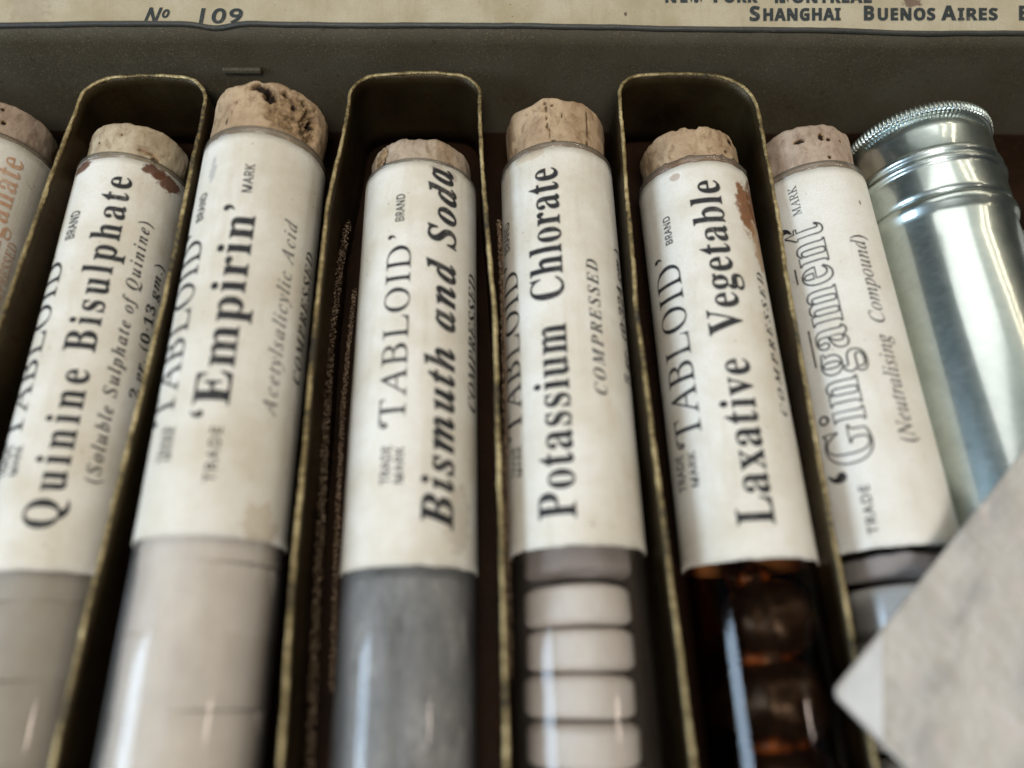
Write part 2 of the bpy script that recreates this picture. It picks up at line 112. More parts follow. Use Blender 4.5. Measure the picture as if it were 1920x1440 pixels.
    [1, 111, 522, [157,-12,122,-9,90,-1,63,13,39,33,19,57,5,85,-3,116,-6,152,-4,180,1,209,9,237,21,266,35,293,51,319,70,345,92,369,114,391,139,410,164,428,191,443,218,455,245,464,273,469,300,471,337,468,369,460,398,446,422,427,442,402,456,374,464,343,467,307,466,282,462,257,455,231,446,206,434,180,420,156,405,132,387,109,368,87,347,68,326,50,303,34,267,14,231,0,194,-9], [168,17,188,19,208,25,228,34,247,48,265,64,283,83,299,104,315,127,329,152,341,178,352,204,362,232,369,259,375,286,378,312,379,337,374,384,358,418,331,438,294,445,270,442,245,433,221,419,197,399,174,373,153,344,133,310,116,273,102,234,91,196,85,160,83,124,84,100,89,78,96,60,106,45,118,32,132,24,149,19]],
    [1, 112, 507, [-143,-222,-138,-204,-116,-202,-98,-199,-84,-194,-73,-187,-64,-178,-56,-165,-49,-149,-43,-129,81,350,86,372,89,390,86,408,77,418,58,422,24,425,29,443,93,451,139,460,167,468,184,470,192,468,194,462,191,445,167,372,208,415,250,446,293,465,337,471,364,469,387,462,408,451,426,435,440,415,450,392,456,366,458,336,456,306,452,276,443,245,432,215,418,185,402,156,383,129,363,103,340,78,316,56,291,37,264,20,236,6,208,-3,179,-9,150,-11,127,-10,107,-6,89,0,74,8,65,-32,57,-67,50,-96,44,-121,37,-155,34,-169,39,-185,53,-197,63,-201,76,-203,93,-205,114,-205,109,-222], [150,14,171,16,191,21,211,31,231,44,250,60,268,79,285,99,301,123,316,147,329,173,340,200,351,228,359,256,364,284,368,312,369,339,368,359,364,376,358,391,350,404,327,420,297,426,272,423,248,414,224,398,202,376,181,349,164,317,148,281,136,241,99,95,95,77,93,59,97,39,107,25,125,17]],
    [1, 114, 333, [-19,0,68,311,75,336,79,357,82,373,83,386,80,405,70,415,50,420,19,423,22,442,88,453,134,462,163,469,176,471,185,468,185,458,133,267,188,356,236,420,276,458,309,471,327,468,341,458,350,442,353,421,349,396,337,376,319,363,298,358,268,369,258,382,253,399,212,352,175,297,142,234,111,164,84,86,61,0]],
    [1, 115, 370, [116,-12,96,-11,78,-9,62,-6,48,-1,26,7,9,9,-6,5,-13,-6,-33,-6,-11,158,6,157,9,125,15,96,24,72,36,52,50,36,66,24,85,17,106,15,123,16,138,21,152,28,164,39,174,52,181,67,186,83,187,102,185,120,179,139,169,158,155,178,124,219,94,260,69,307,59,354,61,378,68,401,79,420,94,438,113,452,134,463,157,469,183,471,202,470,219,469,234,466,247,461,270,453,288,450,305,455,311,468,328,468,308,319,291,319,280,374,260,414,232,437,194,445,171,441,152,428,139,410,135,388,137,371,144,353,156,332,172,310,203,270,231,230,257,181,267,132,266,112,262,94,256,76,248,60,237,44,224,30,210,18,194,8,176,-1,158,-7,137,-11]],
    [1, 116, 278, [49,-12,28,-9,13,1,4,17,1,39,4,66,10,92,98,421,29,421,33,442,78,457,122,486,163,528,202,584,225,584,187,453,272,453,264,421,179,421,98,116,91,87,89,67,94,51,107,46,121,51,139,64,160,87,185,118,200,101,161,52,123,16,85,-5]],
    [1, 117, 542, [68,-12,42,-7,22,6,10,27,6,56,7,76,12,102,15,117,18,134,23,152,28,172,75,340,81,368,83,395,80,412,70,422,50,426,20,428,23,446,89,455,134,463,164,469,177,471,187,469,190,464,189,453,186,440,105,159,93,110,88,80,96,56,118,48,133,50,149,56,166,67,185,81,204,99,223,120,243,144,264,171,283,201,302,232,320,266,338,303,353,340,367,379,379,419,389,460,467,460,380,137,374,115,370,96,368,81,367,70,372,54,387,48,404,53,423,67,445,91,469,125,483,111,446,57,409,19,370,-4,331,-12,309,-9,294,1,284,17,281,40,282,56,285,75,289,97,296,121,327,228,290,171,255,122,221,81,189,48,158,21,128,3,98,-8]],
    [1, 121, 402, [-65,-228,-86,-225,-102,-217,-112,-203,-115,-186,-112,-170,-103,-158,-89,-149,-72,-146,-45,-154,-13,-162,-1,-158,14,-147,31,-129,51,-103,118,-10,66,261,54,322,43,363,31,391,16,411,-5,423,-36,428,-33,445,13,452,48,461,74,469,93,471,101,466,109,449,117,422,126,384,131,361,136,333,143,302,150,266,157,227,165,183,174,136,183,85,205,120,224,152,242,180,257,206,270,228,282,248,291,264,298,277,317,318,323,347,317,370,299,387,283,400,276,411,274,429,277,445,287,459,301,467,319,470,340,466,357,453,367,433,371,406,367,372,355,332,336,287,310,236,299,217,288,197,275,175,261,152,198,52,128,-50,58,-140,40,-159,23,-176,7,-191,-9,-204,-24,-214,-39,-222,-52,-227]],
    [1, 40, 323, [167,232,171,320,183,404,203,482,231,557,267,628,311,694,258,694,202,630,155,559,116,482,88,400,70,316,64,232,70,148,88,64,116,-18,155,-95,202,-166,258,-230,311,-230,267,-164,231,-93,203,-18,183,60,171,144]],
    [1, 41, 323, [156,232,152,144,140,60,120,-19,92,-93,56,-164,12,-230,65,-230,121,-166,168,-95,207,-18,235,64,253,148,259,232,253,316,235,400,207,482,168,559,121,630,65,694,12,694,56,628,92,557,120,483,140,404,152,320]],
    [2, 48, 559, [280,-10,237,-7,198,2,164,16,135,36,110,61,89,91,71,126,58,165,47,208,40,255,35,305,34,359,35,413,40,463,47,509,58,552,71,591,89,625,110,654,135,679,164,699,199,713,237,721,281,724,322,721,360,713,393,699,422,679,446,654,468,625,486,590,500,552,511,508,519,462,523,412,525,358,523,304,519,254,511,208,500,165,486,126,468,91,446,61,421,36,392,16,359,2,321,-7], [280,55,306,60,326,75,342,100,353,135,360,179,366,231,369,290,370,358,369,426,366,485,360,537,353,580,342,615,327,639,306,654,281,659,255,654,235,639,218,615,207,580,199,537,194,485,190,426,189,358,190,290,194,231,199,179,207,135,218,100,234,75,255,60]],
    [2, 49, 559, [97,0,97,53,179,53,202,57,217,67,226,87,229,118,229,619,210,597,193,577,176,560,161,544,145,531,130,522,115,517,100,515,78,520,59,535,46,559,42,589,110,613,129,622,150,634,172,649,196,666,266,718,378,718,378,118,381,91,388,70,403,57,429,53,510,53,510,0]],
    [2, 50, 559, [35,0,35,103,183,254,212,285,238,313,260,340,278,365,293,389,306,412,316,435,324,457,330,480,334,503,336,528,337,553,336,580,332,602,325,621,316,637,305,648,291,656,276,661,259,663,235,660,216,652,200,639,188,620,179,595,172,565,168,530,167,490,140,491,115,496,94,503,75,513,59,526,48,543,41,564,39,589,41,607,45,624,53,640,64,656,77,671,94,684,114,695,137,706,163,714,192,719,224,723,259,724,312,721,358,713,397,699,430,680,455,655,473,627,484,594,488,558,487,541,485,524,481,507,476,490,468,473,459,456,447,437,434,418,418,398,400,376,379,352,355,328,328,301,299,271,266,239,230,205,130,110,363,110,392,115,416,128,435,150,446,179,454,210,513,210,508,0]],
    [2, 51, 559, [243,-10,207,-9,175,-6,146,0,121,7,98,16,79,27,63,38,51,52,41,65,34,80,29,95,28,110,30,128,34,144,42,157,54,168,67,177,81,183,97,187,113,188,115,158,122,132,132,110,147,92,165,78,186,68,210,62,236,60,252,61,268,63,283,67,297,73,310,81,322,91,333,103,342,118,349,136,355,156,358,180,359,207,357,234,349,259,336,281,319,301,297,317,270,329,239,336,204,338,142,338,142,400,208,400,238,403,265,410,286,423,304,441,318,462,327,487,333,516,335,547,334,573,330,595,323,615,314,632,302,646,288,655,271,661,252,663,220,657,198,641,189,628,182,615,177,599,173,583,166,508,137,509,111,513,89,520,70,530,55,542,45,557,38,576,36,597,40,623,50,646,68,668,92,687,123,703,161,715,206,722,257,724,308,721,353,713,392,700,426,682,453,658,473,630,484,598,488,561,485,529,477,499,463,473,444,449,421,427,395,409,366,393,335,381,355,377,375,371,396,363,416,355,436,344,454,331,470,316,485,300,497,280,506,258,511,234,513,206,512,177,507,150,500,125,491,104,478,84,464,66,448,51,430,37,410,25,389,15,366,7,343,1]],
    [2, 52, 559, [180,0,180,53,208,53,240,56,266,66,277,74,284,87,289,104,290,125,290,186,13,186,13,247,297,714,436,714,436,252,540,252,540,186,436,186,436,125,438,104,442,87,449,74,460,66,487,56,518,53,531,53,531,0], [83,252,290,252,290,427,292,522,297,619,282,587,259,545,235,503,218,475]],
    [2, 53, 559, [245,-10,209,-9,178,-6,149,0,125,8,104,17,86,27,72,39,60,53,51,66,45,81,41,96,40,111,46,142,62,163,74,170,88,176,103,179,120,180,131,124,144,98,165,78,178,70,193,65,211,61,230,60,246,61,262,64,277,68,291,75,304,83,316,94,327,108,336,124,343,143,349,166,352,191,353,220,351,255,344,285,333,311,318,332,298,347,275,359,248,366,217,368,199,368,182,367,167,365,154,363,106,350,60,368,92,714,470,714,475,532,418,532,410,566,397,594,384,602,364,604,156,604,140,419,160,425,188,430,250,434,305,431,355,421,398,404,436,381,467,350,489,314,502,270,506,220,505,189,500,160,493,134,483,111,470,90,455,71,439,55,421,41,401,28,380,18,359,9,336,2,313,-3,290,-7,268,-9]],
    [2, 54, 559, [293,-10,257,-8,223,-1,192,11,163,27,137,47,113,73,93,103,76,139,62,179,53,224,47,275,45,330,46,371,49,410,55,448,62,485,72,519,84,552,99,582,115,610,134,635,155,657,178,677,204,694,232,707,262,716,295,722,330,724,361,723,388,720,413,715,434,709,451,700,467,691,479,680,490,668,503,642,507,614,505,599,500,585,492,572,480,560,464,549,443,542,418,537,387,536,382,596,374,623,362,646,345,660,321,665,293,661,268,648,246,626,227,597,211,559,199,513,191,461,186,401,209,414,240,427,257,432,277,435,300,437,324,438,367,435,406,424,440,407,470,384,493,354,510,318,521,277,524,231,520,180,509,134,491,93,466,57,433,28,393,7,347,-6], [296,56,314,58,330,66,344,78,357,96,366,118,373,147,378,181,379,221,377,259,373,291,365,318,355,340,341,356,325,368,307,375,287,377,259,373,230,362,203,346,186,329,188,262,195,205,205,158,219,121,235,92,254,72,274,60]],
    [2, 55, 559, [165,0,431,605,168,605,145,602,128,592,116,576,110,554,104,504,44,504,49,714,526,714,526,665,250,0]],
    [2, 56, 559, [273,-10,233,-8,197,-3,165,5,136,16,111,30,89,46,71,65,56,86,45,108,36,131,32,156,30,182,33,213,40,241,53,266,71,288,92,307,117,326,146,344,177,361,149,379,124,398,103,419,85,440,71,463,61,488,55,514,53,542,54,565,59,588,65,609,75,631,88,650,104,668,124,684,148,698,176,709,208,718,244,722,285,724,335,721,378,712,414,696,445,675,468,648,485,618,495,585,498,549,496,521,489,495,477,473,462,454,442,437,419,420,392,403,363,387,405,365,440,343,469,320,491,297,508,273,520,247,527,219,529,189,525,145,512,105,491,71,462,43,424,20,381,3,330,-7], [302,421,319,432,334,444,346,458,356,472,363,488,368,507,371,528,372,551,362,606,349,630,331,649,307,662,279,666,260,664,243,658,228,648,216,634,206,617,200,598,195,577,194,554,196,529,201,508,210,489,222,474,238,460,256,446,278,433], [278,47,302,49,324,56,343,67,360,82,373,101,382,122,388,146,390,172,388,195,381,217,371,236,356,254,336,270,310,287,280,304,244,321,228,309,213,296,199,281,188,265,178,247,171,226,166,203,165,178,167,150,173,125,182,103,196,84,213,68,232,56,254,49]],
    [2, 57, 559, [227,-10,199,-9,173,-6,151,-1,131,7,114,15,100,25,88,37,79,49,67,76,63,103,66,123,75,140,90,152,112,160,120,138,130,119,141,100,154,84,169,70,188,61,208,55,232,53,272,61,305,85,332,126,352,182,366,254,373,343,361,329,348,316,333,305,316,295,298,286,277,280,255,276,231,275,190,278,153,288,119,305,90,328,66,358,49,393,38,435,35,482,37,517,42,550,50,580,62,609,78,634,96,657,117,677,142,694,168,707,198,716,230,722,264,724,299,722,333,715,364,704,393,689,420,669,443,644,464,615,482,580,496,540,506,495,512,444,514,388,513,348,510,308,505,270,498,234,489,198,477,166,464,135,448,107,429,81,408,58,385,38,359,21,330,7,298,-2,264,-8], [274,347,291,348,307,352,321,357,334,366,346,375,356,387,365,400,373,414,371,474,365,524,356,566,344,600,329,625,312,643,292,653,270,657,250,654,232,646,216,633,204,615,193,591,186,562,181,527,180,488,186,426,204,382,233,356]],
    [2, 66, 641, [-50,0,-50,23,-22,25,1,31,18,42,33,61,39,73,46,88,52,106,58,127,171,549,177,576,179,601,175,621,163,635,141,642,109,647,109,671,330,671,402,669,462,662,512,652,551,636,579,616,600,591,612,560,616,525,604,467,569,420,511,383,430,357,488,332,530,299,555,257,563,208,561,181,556,156,547,131,535,107,518,84,496,64,470,45,439,30,402,17,360,7,310,2,255,0], [299,369,338,372,373,381,402,396,426,417,445,442,458,471,466,505,469,542,463,584,446,614,417,632,376,638,347,630,331,604,270,371,287,370], [247,33,282,36,314,46,342,62,366,85,386,113,400,145,408,182,411,222,403,273,378,309,337,331,279,338,262,338,200,111,194,86,192,66,195,52,206,41,223,35]],
    [2, 67, 655, [301,-17,260,-15,222,-9,187,1,156,15,127,33,102,54,81,78,62,106,48,137,38,170,32,206,30,245,32,282,36,318,44,355,55,391,68,426,84,460,103,492,124,524,147,553,173,580,200,604,229,626,276,654,325,673,375,685,427,689,461,688,496,684,533,677,573,667,591,664,606,661,627,668,642,689,669,689,626,459,597,461,595,506,588,544,577,578,562,605,542,626,518,642,491,651,460,654,426,650,393,640,361,622,330,597,301,565,274,526,249,480,226,427,207,371,193,316,185,263,182,212,185,172,193,136,206,105,225,79,248,57,275,42,306,33,341,30,399,38,452,62,502,101,548,157,576,135,539,89,499,51,455,21,407,0,356,-13]],
    [2, 68, 720, [-50,0,-50,23,-22,25,1,31,18,42,33,61,39,73,46,88,52,106,58,127,171,549,177,576,179,597,175,620,163,634,141,642,109,647,109,671,376,671,472,663,551,640,612,601,656,547,682,477,691,392,689,352,683,313,673,274,659,237,640,201,618,167,593,136,563,106,542,88,520,72,498,57,476,45,453,34,428,24,401,17,373,11,342,6,308,3,271,1,231,0], [252,31,284,33,315,39,344,50,372,65,398,83,422,104,444,129,465,156,483,186,499,218,512,252,524,289,533,326,540,365,544,404,545,444,535,530,506,592,458,629,390,641,361,638,344,628,332,611,323,586,198,116,194,93,191,73,194,53,205,41,223,33]],
    [2, 69, 656, [-50,0,-50,23,-22,25,1,31,18,42,33,61,39,73,46,88,52,106,58,127,171,549,177,576,179,597,175,620,163,634,141,642,109,647,109,671,643,671,606,483,578,483,578,492,575,529,567,560,554,586,536,606,511,620,481,631,444,637,401,639,377,638,361,636,341,622,328,592,270,373,298,373,323,374,346,376,366,379,383,383,398,389,412,396,425,406,437,417,447,429,457,444,467,460,476,479,501,479,430,203,408,203,409,223,409,242,407,267,402,288,393,305,381,318,365,327,344,334,319,338,289,339,275,339,261,338,199,109,194,84,190,65,193,51,204,41,224,36,257,34,292,35,324,38,354,43,381,50,406,59,430,70,453,85,475,102,495,122,515,146,535,173,554,203,579,203,521,0]],
    [2, 77, 874, [280,-16,214,540,102,122,95,92,93,70,97,49,110,36,131,27,163,23,163,0,-52,0,-52,23,-23,25,-1,31,16,42,31,61,37,73,44,88,50,106,56,127,169,549,177,600,173,621,161,635,139,644,107,647,107,671,334,671,392,196,699,671,926,671,926,647,897,645,875,639,857,628,843,609,836,597,830,582,824,564,818,544,705,122,699,96,697,70,701,51,715,36,737,27,768,23,768,0,454,0,454,23,484,25,507,32,524,44,537,60,549,86,562,127,675,557,308,-16]],
    [2, 79, 712, [266,-17,214,-13,168,-1,128,20,93,49,64,84,44,126,32,175,28,229,30,266,35,302,44,339,57,377,72,413,90,449,111,483,135,516,160,546,187,575,216,601,246,624,293,652,342,673,392,685,445,689,498,685,545,673,586,652,622,624,650,589,670,547,682,500,686,447,684,410,679,373,671,335,659,298,644,260,627,225,606,190,583,157,557,126,530,97,500,71,469,48,420,20,370,-1,319,-13], [274,19,307,23,338,37,369,59,398,90,425,129,451,176,475,231,497,293,516,357,529,416,537,471,540,521,538,552,533,578,525,601,513,620,498,635,481,646,461,652,438,654,419,652,400,647,381,638,363,626,345,611,328,593,311,573,295,551,278,523,261,493,245,461,231,427,218,392,206,357,196,321,188,285,181,250,176,216,173,184,172,153,174,122,179,95,187,72,199,53,213,38,231,27,251,21]],
    [2, 80, 609, [-50,0,-50,23,-22,25,1,31,18,42,33,61,39,73,46,88,52,106,58,127,171,549,177,576,179,601,175,621,163,634,141,642,109,647,109,671,386,671,484,661,554,632,596,583,610,515,608,488,601,462,590,438,575,414,556,392,534,373,509,357,481,344,447,334,404,326,352,322,291,320,255,320,202,122,195,91,193,70,197,49,210,36,231,27,263,23,263,0], [296,354,335,357,369,366,398,382,422,403,440,430,453,462,461,498,464,540,458,582,442,613,414,631,375,637,355,634,342,627,333,611,325,584,265,356,281,355]],
    [2, 81, 712, [385,-208,360,-207,331,-202,299,-195,262,-184,227,-174,196,-166,171,-162,150,-160,131,-161,113,-163,97,-166,83,-171,61,-179,47,-182,37,-177,32,-168,39,-156,60,-134,199,-9,158,7,123,27,93,50,70,77,51,108,38,143,31,182,28,225,29,260,34,294,41,329,51,363,64,396,78,428,95,459,115,489,136,518,158,544,182,569,208,593,235,614,263,632,292,649,322,663,352,674,382,682,413,686,444,688,499,684,546,673,587,653,622,626,648,592,668,551,679,503,683,448,682,413,677,378,670,344,660,310,647,277,633,245,616,214,597,185,576,156,553,130,530,105,505,82,478,61,451,43,424,27,395,13,366,2,337,-6,308,-10,279,-12,261,-14,249,-18,243,-23,232,-33,218,-47,199,-67,219,-67,281,-73,359,-90,399,-101,432,-108,458,-113,477,-114,521,-109,562,-94,600,-68,634,-32,654,-54,627,-91,599,-123,569,-149,538,-171,504,-187,467,-199,428,-206], [270,20,295,22,318,29,341,41,364,58,385,78,405,102,424,130,442,161,459,194,475,231,489,269,502,310,519,371,531,428,538,478,540,524,534,581,515,622,483,646,438,654,405,650,374,636,344,613,315,582,288,542,262,495,238,439,215,376,196,312,183,253,175,199,172,149,178,93,197,52,227,28]],
    [2, 82, 639, [-50,0,-50,23,-22,25,1,31,18,42,33,61,39,73,46,88,52,106,58,127,171,549,177,576,179,597,175,620,163,634,141,642,109,647,109,671,377,671,435,669,485,662,527,650,560,635,585,614,604,588,614,557,618,521,615,491,606,462,590,436,569,411,542,389,509,371,470,356,426,344,510,91,524,60,542,41,566,31,596,26,596,0,396,0,289,331,258,331,202,122,195,92,193,70,197,49,210,36,231,27,263,23,263,0], [294,365,332,368,366,377,396,392,421,414,440,440,455,470,463,504,466,542,460,584,444,615,416,633,377,639,357,637,345,631,337,618,329,594,267,366,281,365]],
    [2, 83, 549, [229,-17,199,-15,165,-9,128,1,86,15,57,21,35,14,14,-11,-13,-11,39,215,67,215,67,208,69,164,77,126,89,93,106,67,127,46,152,31,182,22,216,19,233,20,249,23,264,29,278,37,291,47,303,58,314,70,323,84,330,98,335,113,338,129,339,145,336,174,325,200,317,213,307,226,296,239,282,254,267,268,251,284,232,301,212,319,192,337,175,354,159,370,147,385,136,398,127,412,119,425,114,439,109,453,106,468,105,484,104,501,106,527,111,552,119,576,131,598,146,618,163,636,182,651,205,665,228,675,254,683,281,687,309,689,370,683,440,663,465,658,489,665,509,686,536,686,488,480,459,480,460,491,460,502,459,524,456,544,450,563,443,581,434,597,423,611,411,624,398,635,383,643,367,649,351,653,333,654,312,652,293,646,275,637,259,624,245,607,236,589,230,570,228,548,233,520,247,493,293,439,327,409,361,378,383,357,403,335,421,313,436,290,448,266,457,241,462,215,464,187,460,142,449,102,429,67,403,38,369,14,328,-3,282,-14]],
    [2, 97, 500, [79,-13,56,-11,36,-5,17,6,2,21,-11,39,-21,59,-26,83,-28,109,-27,136,-23,163,-16,191,-8,219,4,247,17,275,31,301,48,327,65,351,84,373,104,393,125,411,157,433,188,449,217,458,246,461,273,457,295,445,310,424,319,395,335,451,442,451,359,161,351,132,345,110,341,93,340,83,344,66,355,60,369,64,385,78,404,99,424,130,446,116,408,60,370,19,331,-5,293,-13,266,-9,247,3,235,23,231,51,234,78,241,112,222,83,204,57,185,36,166,18,146,4,125,-5,102,-11], [138,61,161,67,184,83,195,95,206,109,217,124,227,141,263,219,287,301,290,320,293,337,294,354,295,369,293,390,285,406,273,415,256,418,233,412,210,393,197,379,186,363,174,346,163,326,123,237,104,172,97,120,100,94,107,76,120,65]],
    [2, 98, 480, [114,-14,51,-5,24,5,2,18,-12,32,-17,46,-11,77,123,558,132,593,135,613,132,629,125,639,110,643,88,645,72,645,72,672,171,683,281,700,192,379,223,415,255,441,289,456,325,461,348,459,369,452,387,442,403,427,416,407,426,385,431,359,433,329,432,302,428,275,421,248,412,220,400,192,386,166,370,140,353,115,333,92,312,70,290,51,267,34,231,13,194,-2,155,-11], [136,22,163,27,189,43,202,54,214,66,226,81,237,97,276,172,303,255,312,332,309,358,300,377,285,388,266,392,247,389,230,380,214,366,199,346,192,334,185,320,178,305,172,288,165,270,158,250,151,229,144,206,114,103,106,72,104,49,112,29]],
    [2, 100, 498, [82,-14,59,-12,38,-5,20,6,5,21,-7,40,-16,64,-21,91,-23,122,-22,146,-19,170,-13,195,-6,220,4,245,15,270,28,295,43,320,59,343,77,365,96,386,116,405,148,429,180,447,212,458,244,461,264,460,283,455,300,448,317,438,354,567,361,594,362,613,359,629,349,638,331,643,305,644,305,671,404,683,510,700,353,123,345,90,342,71,345,64,354,61,366,65,380,78,388,88,397,100,408,115,419,132,442,116,421,86,402,60,383,37,366,19,349,5,332,-6,314,-12,295,-14,268,-10,249,2,238,23,234,52,244,113,225,83,206,57,187,35,168,18,148,4,128,-6,105,-12], [143,62,166,68,189,86,200,99,211,114,222,130,232,148,268,229,292,309,295,327,298,344,299,358,300,371,298,393,291,409,280,419,264,422,244,417,223,401,211,389,200,376,189,361,179,345,139,269,110,188,105,169,102,150,100,133,99,117,102,94,111,77,125,66]],
    [2, 101, 401, [130,-14,99,-11,71,-4,46,10,24,28,6,51,-6,79,-13,110,-16,146,-14,173,-10,200,-2,228,9,256,22,283,37,309,54,334,73,358,94,380,116,400,139,417,163,433,188,445,212,454,237,459,262,461,286,459,308,455,326,447,342,436,355,422,364,407,369,389,371,369,367,340,355,312,335,285,308,259,272,235,228,214,177,198,117,185,111,131,116,99,130,74,152,58,182,53,209,59,237,75,264,103,291,142,319,124,280,64,236,21,186,-5], [125,218,148,224,170,233,190,243,209,255,227,269,242,283,256,299,267,316,276,334,283,351,287,369,288,387,286,405,279,418,255,428,238,425,222,415,205,398,187,375,169,345,153,309,138,266]],
    [2, 102, 288, [-98,-207,-117,-206,-133,-201,-148,-194,-162,-184,-172,-172,-180,-158,-184,-143,-186,-126,-183,-104,-172,-87,-156,-75,-135,-71,-117,-74,-102,-84,-92,-98,-89,-117,-97,-145,-105,-159,-101,-170,-88,-174,-68,-169,-51,-153,-43,-141,-35,-128,-28,-113,-22,-97,-15,-76,-8,-53,-1,-26,7,4,14,37,22,73,30,113,38,155,89,410,20,410,28,451,98,451,116,510,136,560,160,603,187,638,216,665,248,684,280,696,315,700,339,699,359,695,377,688,393,679,405,667,413,654,418,639,420,622,417,598,407,581,391,571,368,568,349,572,334,582,323,597,319,615,327,640,335,658,331,666,319,669,304,666,291,656,277,640,265,618,252,588,240,550,228,504,215,451,300,451,294,410,209,410,157,168,143,107,128,52,113,2,97,-43,79,-82,60,-115,39,-144,16,-167,-8,-184,-35,-197,-65,-204]],
    [2, 103, 444, [115,-207,72,-205,34,-199,1,-190,-27,-177,-48,-160,-64,-142,-73,-121,-76,-99,-74,-81,-68,-65,-59,-51,-46,-38,-28,-25,-7,-14,19,-3,49,8,26,24,9,41,-1,58,-4,76,1,101,18,124,30,135,45,147,64,158,85,170,68,182,53,194,40,206,31,219,23,233,17,248,14,264,13,281,15,305,20,327,29,349,42,370,57,390,75,407,95,423,118,436,142,447,168,455,194,459,222,461,261,458,297,449,331,433,363,412,450,412,445,370,389,370,392,353,393,335,391,310,386,287,376,264,364,244,348,224,329,207,308,192,285,179,260,168,233,161,205,156,176,155,124,158,105,141,98,125,108,108,139,94,201,75,271,48,286,40,300,31,311,22,321,13,332,-2,340,-18,345,-35,347,-54,345,-76,340,-96,330,-116,317,-134,301,-150,281,-164,260,-177,235,-188,208,-196,179,-202,148,-206], [173,186,198,193,223,212,234,226,244,242,253,260,261,280,267,301,271,322,274,344,275,367,272,394,264,413,251,424,232,428,206,421,181,400,170,385,159,368,150,350,143,330,136,309,132,288,129,266,128,244,131,219,139,201,153,190], [126,-174,151,-173,174,-168,193,-161,210,-152,224,-140,233,-127,239,-113,241,-98,239,-83,232,-69,221,-58,206,-48,186,-39,160,-28,128,-18,90,-6,55,-25,31,-46,16,-68,11,-92,13,-109,19,-124,30,-138,44,-151,62,-161,81,-168,102,-173]],
    [2, 104, 532, [312,-14,283,-9,263,5,250,28,246,61,247,73,249,88,252,105,258,125,264,147,271,172,280,199,289,228,323,330,330,352,332,367,327,383,313,388,285,381,256,360,226,324,195,275,164,215,137,149,114,77,94,0,-28,0,122,557,132,595,134,612,131,628,124,638,109,642,87,644,71,644,71,671,164,681,190,685,218,689,248,694,279,700,171,293,198,333,225,368,250,397,275,420,299,438,324,451,349,458,376,461,409,456,432,442,446,419,451,386,449,362,443,332,434,296,420,253,372,112,368,98,366,85,370,69,382,64,395,69,411,85,431,110,455,146,477,133,436,69,395,23,353,-5]],
    [2, 105, 289, [196,553,170,558,149,572,135,593,130,619,135,645,149,666,170,680,196,685,221,680,243,666,257,645,262,619,257,593,243,572,221,558], [73,-12,43,-7,20,8,6,31,1,61,6,96,15,130,66,314,76,353,79,378,69,399,38,406,29,406,28,431,133,445,223,461,133,127,127,101,125,82,129,68,141,63,154,67,170,81,189,103,211,134,231,120,193,62,153,21,114,-4]],
    [2, 108, 258, [59,-14,28,-9,5,5,-10,28,-15,59,-12,92,-3,126,115,553,121,576,126,595,128,608,129,617,119,638,87,645,78,645,77,670,131,677,181,684,228,692,272,700,118,128,112,103,108,80,112,66,124,61,138,65,154,79,173,101,195,132,215,117,195,86,175,59,157,36,139,18,120,4,101,-6,80,-12]],
    [2, 109, 781, [566,-12,537,-7,516,7,503,30,499,62,500,74,502,89,505,106,511,126,517,148,524,173,533,200,542,229,576,331,583,353,585,368,580,384,566,389,545,385,522,371,499,349,474,318,449,278,424,227,398,165,372,92,342,0,227,0,328,331,334,354,336,368,331,384,317,389,291,382,264,363,249,348,234,330,219,308,203,283,188,255,173,226,159,194,145,160,132,123,120,84,108,43,98,0,-21,0,63,314,74,358,76,371,77,378,67,399,36,406,27,406,25,431,70,437,119,444,170,452,225,461,173,288,201,330,227,365,253,395,278,419,303,437,328,451,354,458,381,461,414,456,437,443,451,419,456,387,455,376,453,361,450,344,445,323,469,356,492,385,515,408,537,428,559,442,582,453,605,459,629,461,662,456,685,442,699,419,704,387,702,363,696,333,687,297,673,254,625,113,621,99,619,86,623,70,635,65,649,70,664,83,681,105,702,135,724,120,703,89,683,62,664,40,645,21,626,7,607,-4,587,-10]],
    [2, 110, 532, [317,-14,288,-9,267,5,254,28,250,61,251,73,253,88,256,105,261,125,267,147,275,172,283,199,293,228,328,330,334,352,336,367,331,383,317,388,290,381,262,362,233,329,203,283,188,255,173,226,159,194,145,160,132,123,120,84,108,43,98,0,-21,0,63,314,74,358,76,371,77,378,67,399,36,406,27,406,25,431,70,437,119,444,170,452,225,461,173,288,201,330,227,365,253,395,278,419,303,437,328,451,354,458,381,461,414,456,437,442,451,419,456,386,454,366,449,337,444,319,439,299,432,277,424,253,400,182,384,130,373,98,370,85,374,69,387,64,401,68,416,82,424,92,432,104,442,118,453,134,475,119,454,88,434,61,414,38,396,20,377,5,358,-6,338,-12]],
    [2, 111, 470, [143,-14,110,-11,80,-3,53,10,30,30,10,53,-4,80,-12,111,-15,146,-14,174,-9,201,-2,229,9,257,21,284,36,310,53,335,72,359,92,381,113,400,136,418,160,433,185,445,210,454,235,459,261,461,297,458,330,450,357,437,381,419,400,395,413,368,421,337,424,302,423,275,418,248,411,221,402,194,389,166,375,140,358,115,340,91,320,69,298,49,275,31,251,15,225,2,198,-7,171,-12], [154,20,177,26,199,45,210,58,220,74,231,91,241,110,275,196,298,285,301,306,304,325,305,342,306,358,303,389,294,411,278,425,256,429,233,423,211,405,199,392,189,377,178,360,169,342,135,256,112,166,108,144,105,124,104,105,103,87,106,58,116,37,132,24]],
